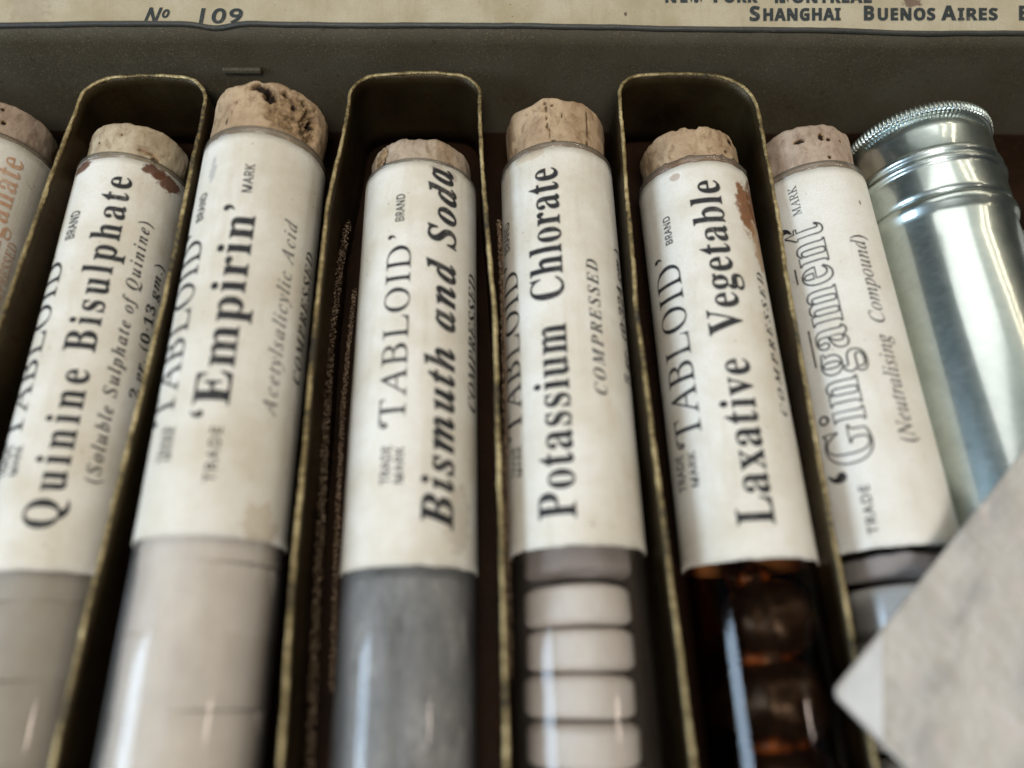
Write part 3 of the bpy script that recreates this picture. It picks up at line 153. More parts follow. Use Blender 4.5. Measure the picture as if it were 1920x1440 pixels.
    [2, 112, 491, [-117,-207,-117,-180,-93,-177,-76,-170,-56,-142,-44,-105,71,340,77,376,74,392,65,401,49,406,24,407,24,432,127,447,215,461,185,360,223,404,262,436,301,455,339,461,362,459,382,453,400,443,415,429,427,410,436,389,441,363,443,334,442,304,437,274,430,243,420,213,407,182,392,154,375,126,356,100,336,75,314,53,292,34,268,17,244,3,219,-6,195,-12,170,-14,151,-13,134,-8,117,-1,102,9,72,-102,66,-144,69,-162,80,-173,99,-178,128,-181,128,-207], [152,22,177,28,201,46,213,58,224,72,235,88,246,106,283,186,309,267,313,286,316,303,317,319,318,333,315,358,307,376,295,386,279,390,242,379,209,345,180,290,154,212,128,116,123,96,119,80,117,66,116,56,125,31]],
    [2, 114, 388, [-21,0,63,314,74,358,76,371,77,378,67,399,36,406,27,406,25,431,70,437,119,444,170,452,225,461,170,281,182,304,193,325,204,344,215,362,225,378,236,393,245,406,255,417,293,450,331,461,355,457,372,444,383,423,386,394,382,365,371,343,352,329,328,324,300,332,277,354,268,359,252,353,234,334,213,303,189,260,177,234,164,206,153,177,141,145,130,112,119,76,108,39,98,0]],
    [2, 115, 376, [135,-14,116,-13,94,-9,69,-2,42,7,22,11,4,6,-10,-10,-36,-6,-10,162,19,157,29,98,49,55,80,30,121,21,146,25,164,35,174,53,178,78,170,115,158,135,141,158,102,206,88,224,76,242,66,259,58,276,51,292,46,308,43,324,42,339,44,364,51,387,63,408,80,426,99,441,121,451,146,458,172,460,193,459,215,456,240,450,267,443,277,441,286,439,304,444,316,457,342,457,320,305,294,308,280,361,260,399,233,421,199,429,177,425,160,415,148,399,144,380,147,363,154,344,167,323,184,301,217,262,246,222,273,173,283,122,282,103,278,86,272,69,264,53,254,38,241,25,227,14,212,4,194,-4,176,-9,156,-13]],
    [2, 116, 275, [45,-14,15,-9,-6,4,-19,27,-23,58,-22,78,-16,104,67,407,19,407,19,442,70,465,117,498,161,540,200,592,241,592,199,447,278,447,267,407,188,407,114,153,104,114,100,84,104,67,115,61,128,66,146,81,166,106,191,141,214,126,193,94,172,65,152,41,132,22,111,6,90,-5,68,-12]],
    [2, 117, 532, [69,-14,36,-9,12,5,-2,28,-7,61,-5,82,1,112,5,129,10,149,15,170,22,194,56,314,62,335,66,353,68,367,69,378,59,399,28,406,19,406,18,431,109,444,217,461,120,117,113,79,118,64,132,59,158,66,186,87,216,121,248,169,279,228,306,294,330,367,351,448,470,448,440,339,416,250,397,180,384,129,376,97,373,85,378,72,389,65,403,69,417,83,435,104,456,135,478,120,457,89,437,62,417,39,399,20,380,5,361,-5,341,-12,320,-14,292,-9,271,6,257,29,252,60,253,70,257,89,262,116,270,153,244,113,219,79,194,50,170,27,146,9,121,-4,95,-11]],
    [2, 40, 323, [167,232,171,320,183,404,203,482,231,557,267,628,311,694,258,694,202,630,155,559,116,482,88,400,70,316,64,232,70,148,88,64,116,-18,155,-95,202,-166,258,-230,311,-230,267,-164,231,-93,203,-18,183,60,171,144]],
    [2, 41, 323, [156,232,152,144,140,60,120,-19,92,-93,56,-164,12,-230,65,-230,121,-166,168,-95,207,-18,235,64,253,148,259,232,253,316,235,400,207,482,168,559,121,630,65,694,12,694,56,628,92,557,120,483,140,404,152,320]],
    [2, 46, 219, [109,111,86,106,67,93,54,74,49,51,54,28,67,9,86,-4,109,-9,132,-4,151,9,164,28,169,51,164,74,151,93,132,106]],
    [2, 183, 260, [130,405,107,400,88,387,75,368,70,345,75,322,88,303,107,290,130,285,153,290,172,303,185,322,190,345,185,368,172,387,153,400]],
    [3, 65, 639, [0,0,279,717,360,717,638,0,545,0,459,221,176,221,91,0], [206,301,432,301,352,517,348,528,342,546,329,590,318,624,302,564,294,537,287,517]],
    [3, 66, 650, [97,0,97,714,301,714,364,712,419,704,465,692,504,675,533,651,555,620,568,582,572,537,570,507,563,479,552,455,537,433,518,414,494,398,467,387,436,379,436,374,458,370,479,364,499,357,518,348,535,338,550,325,564,310,575,294,584,275,591,254,595,230,596,203,592,157,579,117,559,82,530,53,493,30,451,13,402,3,348,0], [187,410,319,410,361,412,396,417,424,427,445,440,460,456,471,476,477,500,479,527,476,554,469,578,456,597,438,612,414,623,384,631,347,635,305,637,187,637], [187,76,331,76,375,78,412,85,441,97,463,113,479,133,491,156,498,181,500,210,498,237,490,261,478,282,462,301,438,316,408,326,370,333,324,335,187,335]],
    [3, 68, 730, [97,0,97,714,317,714,369,712,418,704,463,692,504,674,541,652,574,625,602,593,626,557,645,515,658,470,666,419,669,364,663,279,644,205,614,143,571,92,516,51,453,23,379,6,296,0], [187,77,284,77,373,85,445,109,501,148,542,203,566,274,574,361,570,428,556,485,534,532,504,571,465,600,418,620,365,633,304,637,187,637]],
    [3, 69, 556, [97,0,97,714,496,714,496,635,187,635,187,412,478,412,478,334,187,334,187,79,496,79,496,0]],
    [3, 75, 619, [97,0,97,714,187,714,187,362,248,430,310,498,503,714,608,714,325,403,619,0,513,0,260,341,187,277,187,0]],
    [3, 77, 907, [97,0,97,714,230,714,450,129,454,129,678,714,810,714,810,0,721,0,721,439,724,542,725,566,726,588,727,608,728,625,724,625,486,0,412,0,177,626,173,626,174,609,176,590,177,567,178,543,180,433,180,0]],
    [3, 78, 760, [97,0,97,714,201,714,582,123,586,123,585,143,584,171,581,241,579,311,579,714,663,714,663,0,558,0,176,593,172,593,173,574,174,554,176,531,177,506,180,399,180,0]],
    [3, 82, 622, [97,0,97,714,294,714,356,711,410,701,454,686,491,664,518,635,538,600,550,559,554,511,553,484,549,459,542,436,533,416,522,398,509,382,495,368,480,356,411,320,607,0,502,0,329,295,187,295,187,0], [187,371,294,371,335,373,369,380,398,390,421,406,439,425,451,448,459,476,461,507,458,539,451,567,437,589,419,607,395,619,366,629,330,634,289,636,187,636]],
    [3, 84, 556, [233,0,233,635,10,635,10,714,545,714,545,635,323,635,323,0]],
    [4, 65, 690, [0,0,252,717,437,717,690,0,527,0,475,170,215,170,163,0], [253,297,439,297,386,463,374,506,358,559,345,606,332,557,316,501,309,478,304,463]],
    [4, 66, 672, [90,0,90,714,312,714,379,712,438,704,487,692,528,674,560,650,583,619,596,580,601,533,599,504,594,477,585,452,573,430,557,411,538,396,516,386,491,379,491,374,509,370,525,364,541,357,556,349,570,339,582,327,593,313,602,297,609,279,615,258,618,234,619,207,615,161,602,121,580,85,549,55,511,31,466,14,415,3,357,0], [241,431,329,431,359,432,385,436,405,443,421,452,432,464,440,478,444,494,446,513,444,532,438,548,429,562,416,572,399,580,377,586,351,589,321,590,241,590], [241,125,340,125,371,127,398,132,419,140,435,152,447,166,455,182,460,201,462,222,460,241,455,258,447,273,435,287,418,297,396,305,368,309,335,311,241,311]],
    [4, 67, 637, [379,-10,326,-7,279,1,236,16,198,36,164,61,135,90,111,125,92,164,77,206,67,253,60,303,58,356,60,408,68,458,80,504,97,547,119,586,145,621,175,651,211,677,250,698,293,712,341,721,393,724,420,723,446,721,473,716,500,711,602,674,553,551,473,584,452,590,432,595,413,597,393,598,352,594,316,582,286,561,260,533,240,498,226,456,217,409,214,355,217,301,225,254,238,213,257,179,281,151,312,132,349,120,393,116,481,126,575,154,575,27,482,-1,458,-5,433,-8,407,-9]],
    [4, 68, 740, [90,0,90,714,314,714,368,712,419,704,465,692,509,674,547,652,582,625,611,593,637,557,656,515,671,470,679,419,682,364,676,279,656,205,624,143,580,92,543,64,502,41,456,23,406,10,351,3,292,0], [241,125,306,125,373,132,428,151,470,184,501,229,519,288,525,360,522,416,512,463,496,503,473,535,444,559,409,576,369,587,322,590,241,590]],
    [4, 69, 560, [90,0,90,714,501,714,501,590,241,590,241,433,483,433,483,309,241,309,241,125,501,125,501,0]],
    [4, 71, 724, [390,-10,315,-4,249,14,192,43,144,84,106,136,80,200,63,273,58,358,61,412,69,463,82,509,102,552,126,591,155,625,189,654,228,679,272,699,320,713,373,721,431,724,459,723,488,721,515,717,543,712,570,706,596,698,620,690,643,680,593,559,518,587,430,598,398,596,368,590,341,581,316,568,293,551,273,532,255,509,241,484,229,455,221,424,216,391,214,355,215,321,219,289,225,259,233,231,244,205,258,183,274,163,293,147,315,133,340,124,369,118,400,116,455,119,496,126,496,275,361,275,361,401,644,401,644,31,528,1,496,-4,463,-7,427,-9]],
    [4, 72, 765, [90,0,90,714,241,714,241,434,524,434,524,714,675,714,675,0,524,0,524,308,241,308,241,0]],
    [4, 73, 389, [32,0,32,86,119,126,119,588,32,628,32,714,357,714,357,628,270,588,270,126,357,86,357,0]],
    [4, 75, 664, [90,0,90,714,241,714,241,387,270,430,301,471,494,714,662,714,413,398,664,0,492,0,305,301,241,255,241,0]],
    [4, 76, 565, [90,0,90,714,241,714,241,125,531,125,531,0]],
    [4, 77, 943, [90,0,90,714,296,714,465,168,468,168,647,714,853,714,853,0,712,0,712,338,714,416,717,500,718,534,719,559,715,559,531,0,392,0,220,560,216,560,217,549,218,535,219,519,220,500,224,415,225,332,225,0]],
    [4, 78, 813, [90,0,90,714,281,714,591,179,594,179,589,278,587,376,587,714,723,714,723,0,531,0,220,540,216,540,223,438,225,336,225,0]],
    [4, 79, 796, [398,-10,343,-7,292,2,247,16,207,36,171,61,141,91,115,126,95,165,79,208,67,255,60,305,58,359,60,413,67,463,79,509,95,552,115,591,141,625,171,654,207,680,247,699,292,714,343,722,399,725,454,722,505,714,550,699,590,680,625,654,655,625,681,590,702,552,717,508,729,462,736,412,738,358,736,304,729,254,717,208,702,165,681,126,655,91,625,61,590,36,550,16,505,2,454,-7], [398,117,443,121,481,133,513,153,537,182,555,217,569,258,576,305,579,358,576,411,569,459,555,500,537,535,513,563,481,583,444,595,399,599,354,595,316,583,285,563,260,535,241,500,228,459,220,411,217,358,220,305,228,258,241,217,260,182,285,153,316,133,354,121]],
    [4, 80, 628, [90,0,90,714,318,714,382,710,437,699,483,681,520,655,547,622,567,584,579,540,583,491,581,460,577,431,568,402,557,375,542,349,522,325,499,305,471,287,438,273,399,262,355,256,306,254,241,254,241,0], [241,378,291,378,321,380,348,384,372,392,393,404,409,418,421,437,428,459,430,486,423,532,400,564,363,584,310,590,241,590]],
    [4, 81, 796, [540,-170,409,-10,398,-10,343,-7,292,2,247,16,207,36,171,61,141,91,115,126,95,165,79,208,67,255,60,305,58,359,60,413,67,463,79,509,95,552,115,591,141,625,171,654,207,680,247,699,292,714,343,722,399,725,454,722,505,714,550,699,590,680,625,654,655,625,681,590,702,552,717,508,729,462,736,412,738,358,735,300,727,246,714,196,695,151,671,110,640,75,604,45,562,22,734,-170], [398,117,443,121,481,133,513,153,537,182,555,217,569,258,576,305,579,358,576,411,569,459,555,500,537,535,513,563,481,583,444,595,399,599,354,595,316,583,285,563,260,535,241,500,228,459,220,411,217,358,220,305,228,258,241,217,260,182,285,153,316,133,354,121]],
    [4, 82, 660, [90,0,90,714,298,714,366,711,425,701,474,684,514,661,544,631,566,594,579,551,583,500,582,476,578,454,573,434,565,415,555,397,543,381,530,366,516,353,450,311,660,0,492,0,322,274,241,274,241,0], [241,397,290,397,325,399,354,403,379,411,398,422,412,436,422,453,428,473,430,496,428,520,421,540,411,556,396,569,376,578,351,585,322,589,287,590,241,590]],
    [4, 83, 551, [248,-10,193,-7,141,1,92,14,46,33,46,174,152,134,179,125,206,120,233,116,260,115,286,116,308,120,326,127,340,137,357,161,363,191,361,210,353,227,340,243,323,256,302,269,278,282,252,295,224,308,170,336,115,377,102,390,90,405,80,420,71,437,64,455,58,475,55,497,54,521,58,566,70,606,91,641,119,671,154,694,196,711,243,721,296,724,324,723,351,721,377,717,403,711,508,674,459,556,435,565,413,574,391,581,371,587,291,598,271,597,253,593,238,587,225,578,208,555,202,526,204,508,211,492,221,478,236,466,255,454,278,441,305,427,337,412,363,399,388,386,410,373,431,359,449,344,465,328,478,310,490,292,499,272,506,250,510,225,511,198,507,153,494,113,472,77,443,47,405,22,360,4,307,-6]],
    [4, 84, 579, [214,0,214,588,20,588,20,714,559,714,559,588,365,588,365,0]],
    [4, 85, 756, [375,-10,308,-5,250,8,200,31,159,62,127,102,104,147,90,197,85,254,85,714,236,714,236,277,238,236,245,202,256,174,272,153,292,137,317,126,346,119,379,117,413,119,443,127,467,139,487,156,501,178,512,206,518,239,520,278,520,714,671,714,671,252,669,216,663,182,653,149,639,119,620,90,598,65,571,43,541,25,506,9,466,-1,423,-8]],
    [4, 87, 967, [182,0,0,714,149,714,240,324,246,298,253,266,266,196,275,137,284,197,297,264,303,292,308,314,412,714,555,714,659,314,664,293,671,264,683,196,692,137,701,197,715,266,721,298,727,324,818,714,967,714,785,0,613,0,516,375,509,408,499,456,489,506,483,542,478,506,468,457,458,409,450,374,354,0]],
    [4, 89, 624, [237,0,237,273,0,714,164,714,312,420,461,714,624,714,387,278,387,0]],
    [4, 46, 219, [109,111,86,106,67,93,54,74,49,51,54,28,67,9,86,-4,109,-9,132,-4,151,9,164,28,169,51,164,74,151,93,132,106]],
    [5, 65, 690, [-126,0,-122,19,-89,23,-58,35,-28,55,0,83,21,107,54,146,101,200,160,271,207,326,260,388,319,457,383,534,454,617,530,707,550,707,525,86,529,55,545,36,556,29,572,24,590,21,612,19,609,0,329,0,333,19,341,19,363,20,381,24,396,30,406,39,414,51,419,68,423,90,425,116,429,235,198,235,184,232,172,223,97,134,75,106,60,83,50,66,47,53,51,36,64,26,85,21,117,19,112,0], [213,272,431,272,443,546]],
    [5, 66, 653, [-50,0,-45,20,-40,20,-18,21,1,25,16,31,29,40,39,51,48,66,56,85,63,108,187,573,194,602,196,625,192,646,179,660,155,668,121,672,126,692,381,692,482,683,553,655,597,608,611,543,600,487,569,440,516,403,442,374,494,349,531,315,553,270,560,216,558,184,550,154,539,127,522,102,501,79,476,59,448,41,416,27,380,15,341,7,300,2,255,0], [287,385,338,388,382,396,420,409,451,428,475,452,492,480,503,512,506,549,498,597,474,631,435,651,379,658,351,657,333,655,312,641,299,611,296,601,292,587,286,567,280,544,272,515,264,482,254,444,243,401,246,393,253,388,266,386], [228,31,278,34,322,44,360,60,392,83,416,111,434,145,444,183,448,226,446,257,438,283,426,305,409,323,386,336,359,345,326,351,289,353,262,352,243,351,231,344,223,331,163,108,159,86,156,66,160,48,173,38,195,33]],
    [5, 68, 755, [-53,0,-47,20,-42,20,-20,21,-1,25,14,30,27,38,37,49,46,65,55,84,62,108,187,573,194,603,196,624,191,645,178,660,155,668,120,672,126,692,391,692,439,690,484,683,525,673,563,658,597,638,627,616,652,589,674,559,691,525,703,488,711,448,713,405,711,365,705,326,694,288,680,251,662,216,640,182,614,151,586,122,553,95,518,71,480,50,439,33,395,18,348,8,299,2,248,0], [253,33,294,35,333,41,369,51,402,66,433,83,461,104,486,127,510,154,530,183,548,214,563,246,575,281,585,317,592,353,596,390,597,428,594,481,583,528,566,567,542,600,510,626,473,644,429,655,378,659,350,658,330,654,316,645,306,630,297,608,287,576,168,133,163,113,159,97,157,83,156,73,162,54,179,42,209,36]],
    [5, 73, 365, [-46,0,-40,20,-36,20,-7,22,15,27,31,37,45,53,57,76,67,108,192,573,199,603,201,624,197,645,183,660,160,668,125,672,131,692,410,692,405,672,397,672,377,671,360,667,345,662,333,654,323,642,314,627,305,607,298,584,173,119,166,89,164,67,168,46,182,32,205,24,239,20,234,0]],
    [5, 75, 676, [-50,0,-45,20,-41,20,-13,22,9,27,26,37,41,53,52,76,62,108,187,573,194,603,196,624,192,645,179,660,155,668,121,672,126,692,400,692,394,672,386,672,367,671,351,668,337,664,326,657,316,647,308,633,299,613,292,589,240,395,238,388,237,381,244,372,256,377,501,574,526,596,544,616,554,632,558,646,545,666,505,672,499,672,504,692,746,692,739,673,734,673,714,671,691,664,668,652,642,635,613,614,580,589,542,560,501,527,332,393,529,103,543,83,558,66,572,51,586,40,601,31,617,24,634,20,652,19,647,0,351,0,357,19,364,19,393,21,413,27,424,38,428,55,421,82,399,118,250,339,237,347,228,344,223,334,164,111,158,86,156,69,161,45,176,31,187,26,202,23,220,21,241,20,236,0]],
    [5, 76, 668, [-36,0,-31,20,-27,20,-5,21,14,25,29,30,42,38,52,49,61,65,70,84,77,108,201,573,209,603,211,624,206,645,193,660,170,668,135,672,140,692,415,692,408,673,387,672,370,668,354,663,342,655,332,643,322,628,314,608,306,585,186,137,180,113,176,95,172,76,176,55,188,43,210,37,245,35,316,35,353,36,387,38,417,43,443,49,467,57,488,67,508,81,527,97,544,116,561,139,577,166,594,196,613,196,548,0]],
    [5, 77, 878, [-54,0,-48,20,-18,22,5,27,23,37,37,53,49,76,59,108,190,573,197,602,199,624,194,645,181,660,158,668,123,672,129,692,316,692,388,161,739,692,929,692,923,672,915,672,895,671,877,667,863,662,851,654,841,642,832,627,823,607,816,584,692,119,685,89,682,67,687,46,700,32,724,24,758,20,753,0,479,0,484,17,513,21,535,27,553,39,567,58,573,70,580,85,585,103,591,123,715,584,326,0,312,0,234,585,114,153,107,128,103,105,100,87,99,71,103,47,117,32,140,23,175,19,170,0]],
    [5, 79, 769, [298,-15,258,-13,222,-7,188,2,157,16,128,33,104,54,82,77,65,105,50,135,40,167,34,203,32,241,34,275,38,309,46,342,57,376,71,409,87,441,105,473,126,503,148,532,172,559,198,585,226,609,254,630,284,649,314,666,346,681,378,692,410,700,443,705,475,707,515,705,551,699,585,689,615,675,642,657,666,637,687,612,705,585,718,555,728,522,734,487,736,450,735,422,732,394,726,366,718,338,708,309,697,281,683,253,669,226,652,200,635,174,616,150,596,126,574,104,552,84,530,65,506,48,458,20,407,1,354,-11], [299,15,325,17,350,22,374,31,399,43,422,58,444,76,466,96,487,119,507,144,525,170,543,199,559,229,573,260,586,292,597,324,606,358,613,392,619,426,622,459,623,493,621,535,613,572,602,604,585,630,564,651,539,665,510,674,477,677,450,675,423,669,397,659,370,646,344,628,319,608,295,584,272,558,250,528,229,496,211,462,194,426,158,315,152,287,148,259,146,232,145,204,148,161,155,124,168,91,186,64,208,43,234,27,265,18]],
    [5, 82, 671, [-50,0,-45,20,-40,20,-18,21,1,25,16,31,29,40,39,51,48,66,56,85,63,108,187,573,194,602,196,625,192,646,179,660,155,668,121,672,126,692,419,692,468,690,511,682,547,670,577,653,600,631,617,605,627,576,630,542,618,477,580,423,518,381,431,350,523,127,534,101,546,79,557,61,568,46,579,35,592,27,607,22,624,20,628,20,622,0,467,0,329,340,307,340,262,341,227,344,170,132,165,111,161,93,159,79,158,68,162,44,176,30,198,22,230,19,241,19,235,0], [301,372,350,375,393,383,430,398,461,418,485,442,502,471,513,504,516,541,507,593,481,630,436,652,374,659,334,655,311,636,302,618,294,593,235,376,267,374]],
    [5, 84, 625, [74,0,78,20,86,20,119,22,144,29,164,41,180,62,187,75,194,92,200,111,207,133,340,621,343,639,336,652,316,656,289,656,259,655,232,653,208,649,187,643,169,636,152,626,138,615,126,601,115,585,105,567,96,547,88,524,66,526,110,692,686,692,654,521,635,521,636,537,636,553,634,579,630,601,622,619,611,633,596,643,575,650,548,655,515,656,474,656,455,650,444,630,309,138,303,115,299,95,296,78,295,64,300,42,316,29,327,25,343,22,361,21,383,20,394,20,388,0]],
    [5, 8216, 219, [160,691,111,668,75,634,53,590,46,538,51,502,64,472,85,452,113,445,137,449,156,461,168,480,173,506,169,528,159,546,142,559,120,565,120,594,124,620,136,646,160,672]],
    [5, 8217, 219, [59,445,108,468,144,502,166,546,173,598,168,634,155,664,134,684,106,691,82,687,63,676,51,656,46,630,50,608,61,590,77,577,99,571,99,542,95,516,83,490,59,464]],
    [6, 78, 707, [40,0,191,714,286,714,505,124,508,124,511,143,514,165,518,189,523,216,543,321,627,714,712,714,561,0,466,0,245,592,242,592,239,568,234,537,221,464,206,388,124,0]],
    [6, 111, 563, [248,-8,204,-5,165,6,131,23,102,48,78,78,61,113,51,153,48,198,49,229,52,260,58,290,65,321,75,351,86,379,100,406,116,432,133,456,153,477,175,496,200,513,226,526,254,535,284,541,316,543,360,540,400,529,434,512,463,488,486,457,503,422,513,381,516,336,515,306,512,275,506,245,499,214,489,184,478,156,464,129,449,103,431,79,411,58,389,39,365,23,339,9,311,0,280,-6], [253,65,276,67,299,73,320,84,340,99,359,117,375,139,390,165,403,195,413,228,420,264,425,304,426,346,416,405,402,431,381,452,368,460,353,465,336,469,317,470,290,468,266,461,243,449,222,433,202,412,186,389,171,362,159,333,149,300,142,267,138,232,137,195,139,166,145,140,154,118,168,99,184,84,204,73,227,67]],
    [6, 49, 500, [300,682,202,682,202,0,300,0]],
    [6, 48, 500, [470,341,463,440,442,525,410,595,366,647,312,680,250,691,188,680,134,647,90,595,58,525,37,440,30,341,37,242,58,157,90,87,134,35,188,2,250,-9,312,2,366,35,410,87,442,157,463,242], [372,341,364,233,340,153,301,102,250,84,199,102,161,153,136,233,128,341,136,449,161,530,199,580,250,598,301,580,340,530,364,449]],
    [6, 57, 500, [187,-9,263,47,329,115,384,191,426,274,452,358,461,442,454,510,433,570,400,620,356,658,304,682,244,691,158,674,93,628,51,563,36,489,51,411,92,348,153,305,229,290,257,292,284,298,311,307,335,319,321,275,298,231,267,187,228,144,181,102,127,63], [134,490,142,533,166,568,201,590,246,598,290,588,327,561,351,522,360,475,359,450,355,420,327,403,299,392,273,385,250,383,205,391,168,414,143,448]],
    [6, 186, 365, [342,550,330,606,296,651,246,680,182,691,119,680,68,651,35,606,23,550,35,494,68,449,119,420,182,409,246,420,297,449,330,494], [273,550,267,514,248,487,220,469,183,463,146,469,117,487,98,514,92,550,98,586,117,613,146,631,183,637,220,631,248,613,267,586]],
]
VIALS = {
    'perm': {'x0': -5.83, 'sl': 0.004, 'z': 0.0, 'r': 0.75, 'ylab': 0.1295, 'ylip': 0.207, 'ycork': 0.7514, 'ybot': -5.3356},
    'quin': {'x0': -3.9, 'sl': 0.0058, 'z': -0.05, 'r': 0.69, 'ylab': -0.1986, 'ylip': -0.1221, 'ycork': 0.4299, 'ybot': -5.3922},
    'emp': {'x0': -2.04, 'sl': 0.0105, 'z': 0.28, 'r': 0.77, 'ylab': -0.1741, 'ylip': -0.057, 'ycork': 0.7352, 'ybot': -5.1542},
    'bis': {'x0': 0.0097, 'sl': 0.0019, 'z': 0, 'r': 0.745, 'ylab': -0.3543, 'ylip': -0.3036, 'ycork': 0.1176, 'ybot': -5.4328},
    'pot': {'x0': 1.8725, 'sl': 0.0004, 'z': 0, 'r': 0.76, 'ylab': -0.1329, 'ylip': -0.0375, 'ycork': 0.775, 'ybot': -5.2607},
    'lax': {'x0': 3.76, 'sl': -0.007, 'z': 0, 'r': 0.735, 'ylab': -0.3404, 'ylip': -0.2373, 'ycork': 0.3345, 'ybot': -5.4236},
    'ging': {'x0': 5.37, 'sl': -0.0147, 'z': 0, 'r': 0.735, 'ylab': -0.432, 'ylip': -0.3203, 'ycork': 0.3598, 'ybot': -5.3132},
}
TEXT = [
    ('quin', '‘TABLOID’', 'rom', -0.428, -4.051, -1.508, 0.401),
    ('quin', 'BRAND', 'sans', -0.327, -1.421, -0.998, 0.153),
    ('quin', 'TRADE', 'sans', -0.544, -4.397, -4.032, 0.208),
    ('quin', 'MARK', 'sans', -0.298, -4.405, -4.059, 0.11),
    ('quin', 'Quinine Bisulphate', 'bold', 0.453, -5.012, -0.483, 0.276),
    ('quin', '(Soluble Sulphate of Quinine)', 'bital', 0.9, -4.458, -1.033, 0.148),
    ('quin', '2 gr. (0·13 gm.)', 'bital', 1.314, -3.371, -1.513, 0.138),
    ('emp', '‘TABLOID’', 'rom', -0.486, -3.963, -1.457, 0.437),
    ('emp', 'BRAND', 'sans', -0.574, -1.386, -0.972, 0.146),
    ('emp', 'TRADE', 'sans', -0.513, -4.385, -3.985, 0.097),
    ('emp', 'MARK', 'sans', -0.39, -4.385, -4.004, 0.083),
    ('emp', 'TRADE', 'sans', 0.261, -4.62, -4.01, 0.11),
    ('emp', '‘Empirin’', 'bold', 0.293, -3.955, -1.222, 0.283),
    ('emp', 'MARK', 'sans', 0.184, -1.084, -0.657, 0.114),
    ('emp', 'Acetylsalicylic Acid', 'ital', 0.955, -3.801, -1.283, 0.173),
    ('emp', 'COMPRESSED', 'bital', 1.78, -3.317, -1.529, 0.195),
    ('bis', '‘TABLOID’', 'rom', -0.037, -3.976, -1.423, 0.305),
    ('bis', 'BRAND', 'sans', -0.173, -1.269, -0.854, 0.111),
    ('bis', 'TRADE', 'sans', -0.224, -4.582, -4.15, 0.11),
    ('bis', 'MARK', 'sans', -0.034, -4.589, -4.176, 0.096),
    ('bis', 'Bismuth and Sod', 'bital', 0.716, -5.034, -0.663, 0.301),
    ('bis', 'a', 'bital', 0.647, -0.638, -0.408, 0.338),
    ('bis', 'COMPRESSED', 'bital', 1.318, -3.615, -1.762, 0.2),
    ('pot', '‘TABLOID’', 'rom', -0.898, -3.994, -1.599, 0.368),
    ('pot', 'BRAND', 'sans', -1.093, -1.447, -0.988, 0.172),
    ('pot', 'TRADE', 'sans', -1.081, -4.425, -4.063, 0.09),
    ('pot', 'MARK', 'sans', -0.925, -4.442, -4.078, 0.087),
    ('pot', 'Potassium  Chlorate', 'bold', -0.1, -4.985, -0.449, 0.343),
    ('pot', 'COMPRESSED', 'bital', 0.486, -3.594, -1.784, 0.154),
    ('pot', '5 gr. (0·324 gm.)', 'bital', 1.17, -3.327, -1.433, 0.305),
    ('lax', '‘TABLOID’', 'rom', -0.728, -4.123, -1.53, 0.394),
    ('lax', 'BRAND', 'sans', -0.789, -1.451, -1.023, 0.102),
    ('lax', 'TRADE', 'sans', -1.146, -4.589, -4.152, 0.147),
    ('lax', 'MARK', 'sans', -0.887, -4.585, -4.171, 0.102),
    ('lax', 'Laxative  Vegetable', 'bold', 0.132, -5.086, -0.641, 0.328),
    ('lax', 'COMPRESSED', 'bital', 0.786, -3.833, -1.892, 0.122),
    ('ging', 'MARK', 'rom', -0.647, -1.042, -0.601, 0.108),
    ('ging', 'Gingament', 'out', -0.398, -4.388, -1.224, 0.456),
    ('ging', '‘', 'bold', -0.698, -4.594, -4.396, None),
    ('ging', '’', 'bold', -0.743, -1.34, -1.105, None),
    ('ging', 'TRADE', 'sans', -0.575, -5.165, -4.614, 0.104),
    ('ging', '(Neutralising  Compound)', 'ital', 0.266, -4.2, -1.465, 0.196),
    ('ging', 'COMPRESSED', 'bital', 0.966, -3.65, -1.738, 0.222),
    ('perm', 'Permanganate', 'bold', 1.072, -2.675, -0.067, 0.24),
    ('perm', 'COMPRESSED', 'bital', 1.342, -2.291, -1.235, 0.128),
]


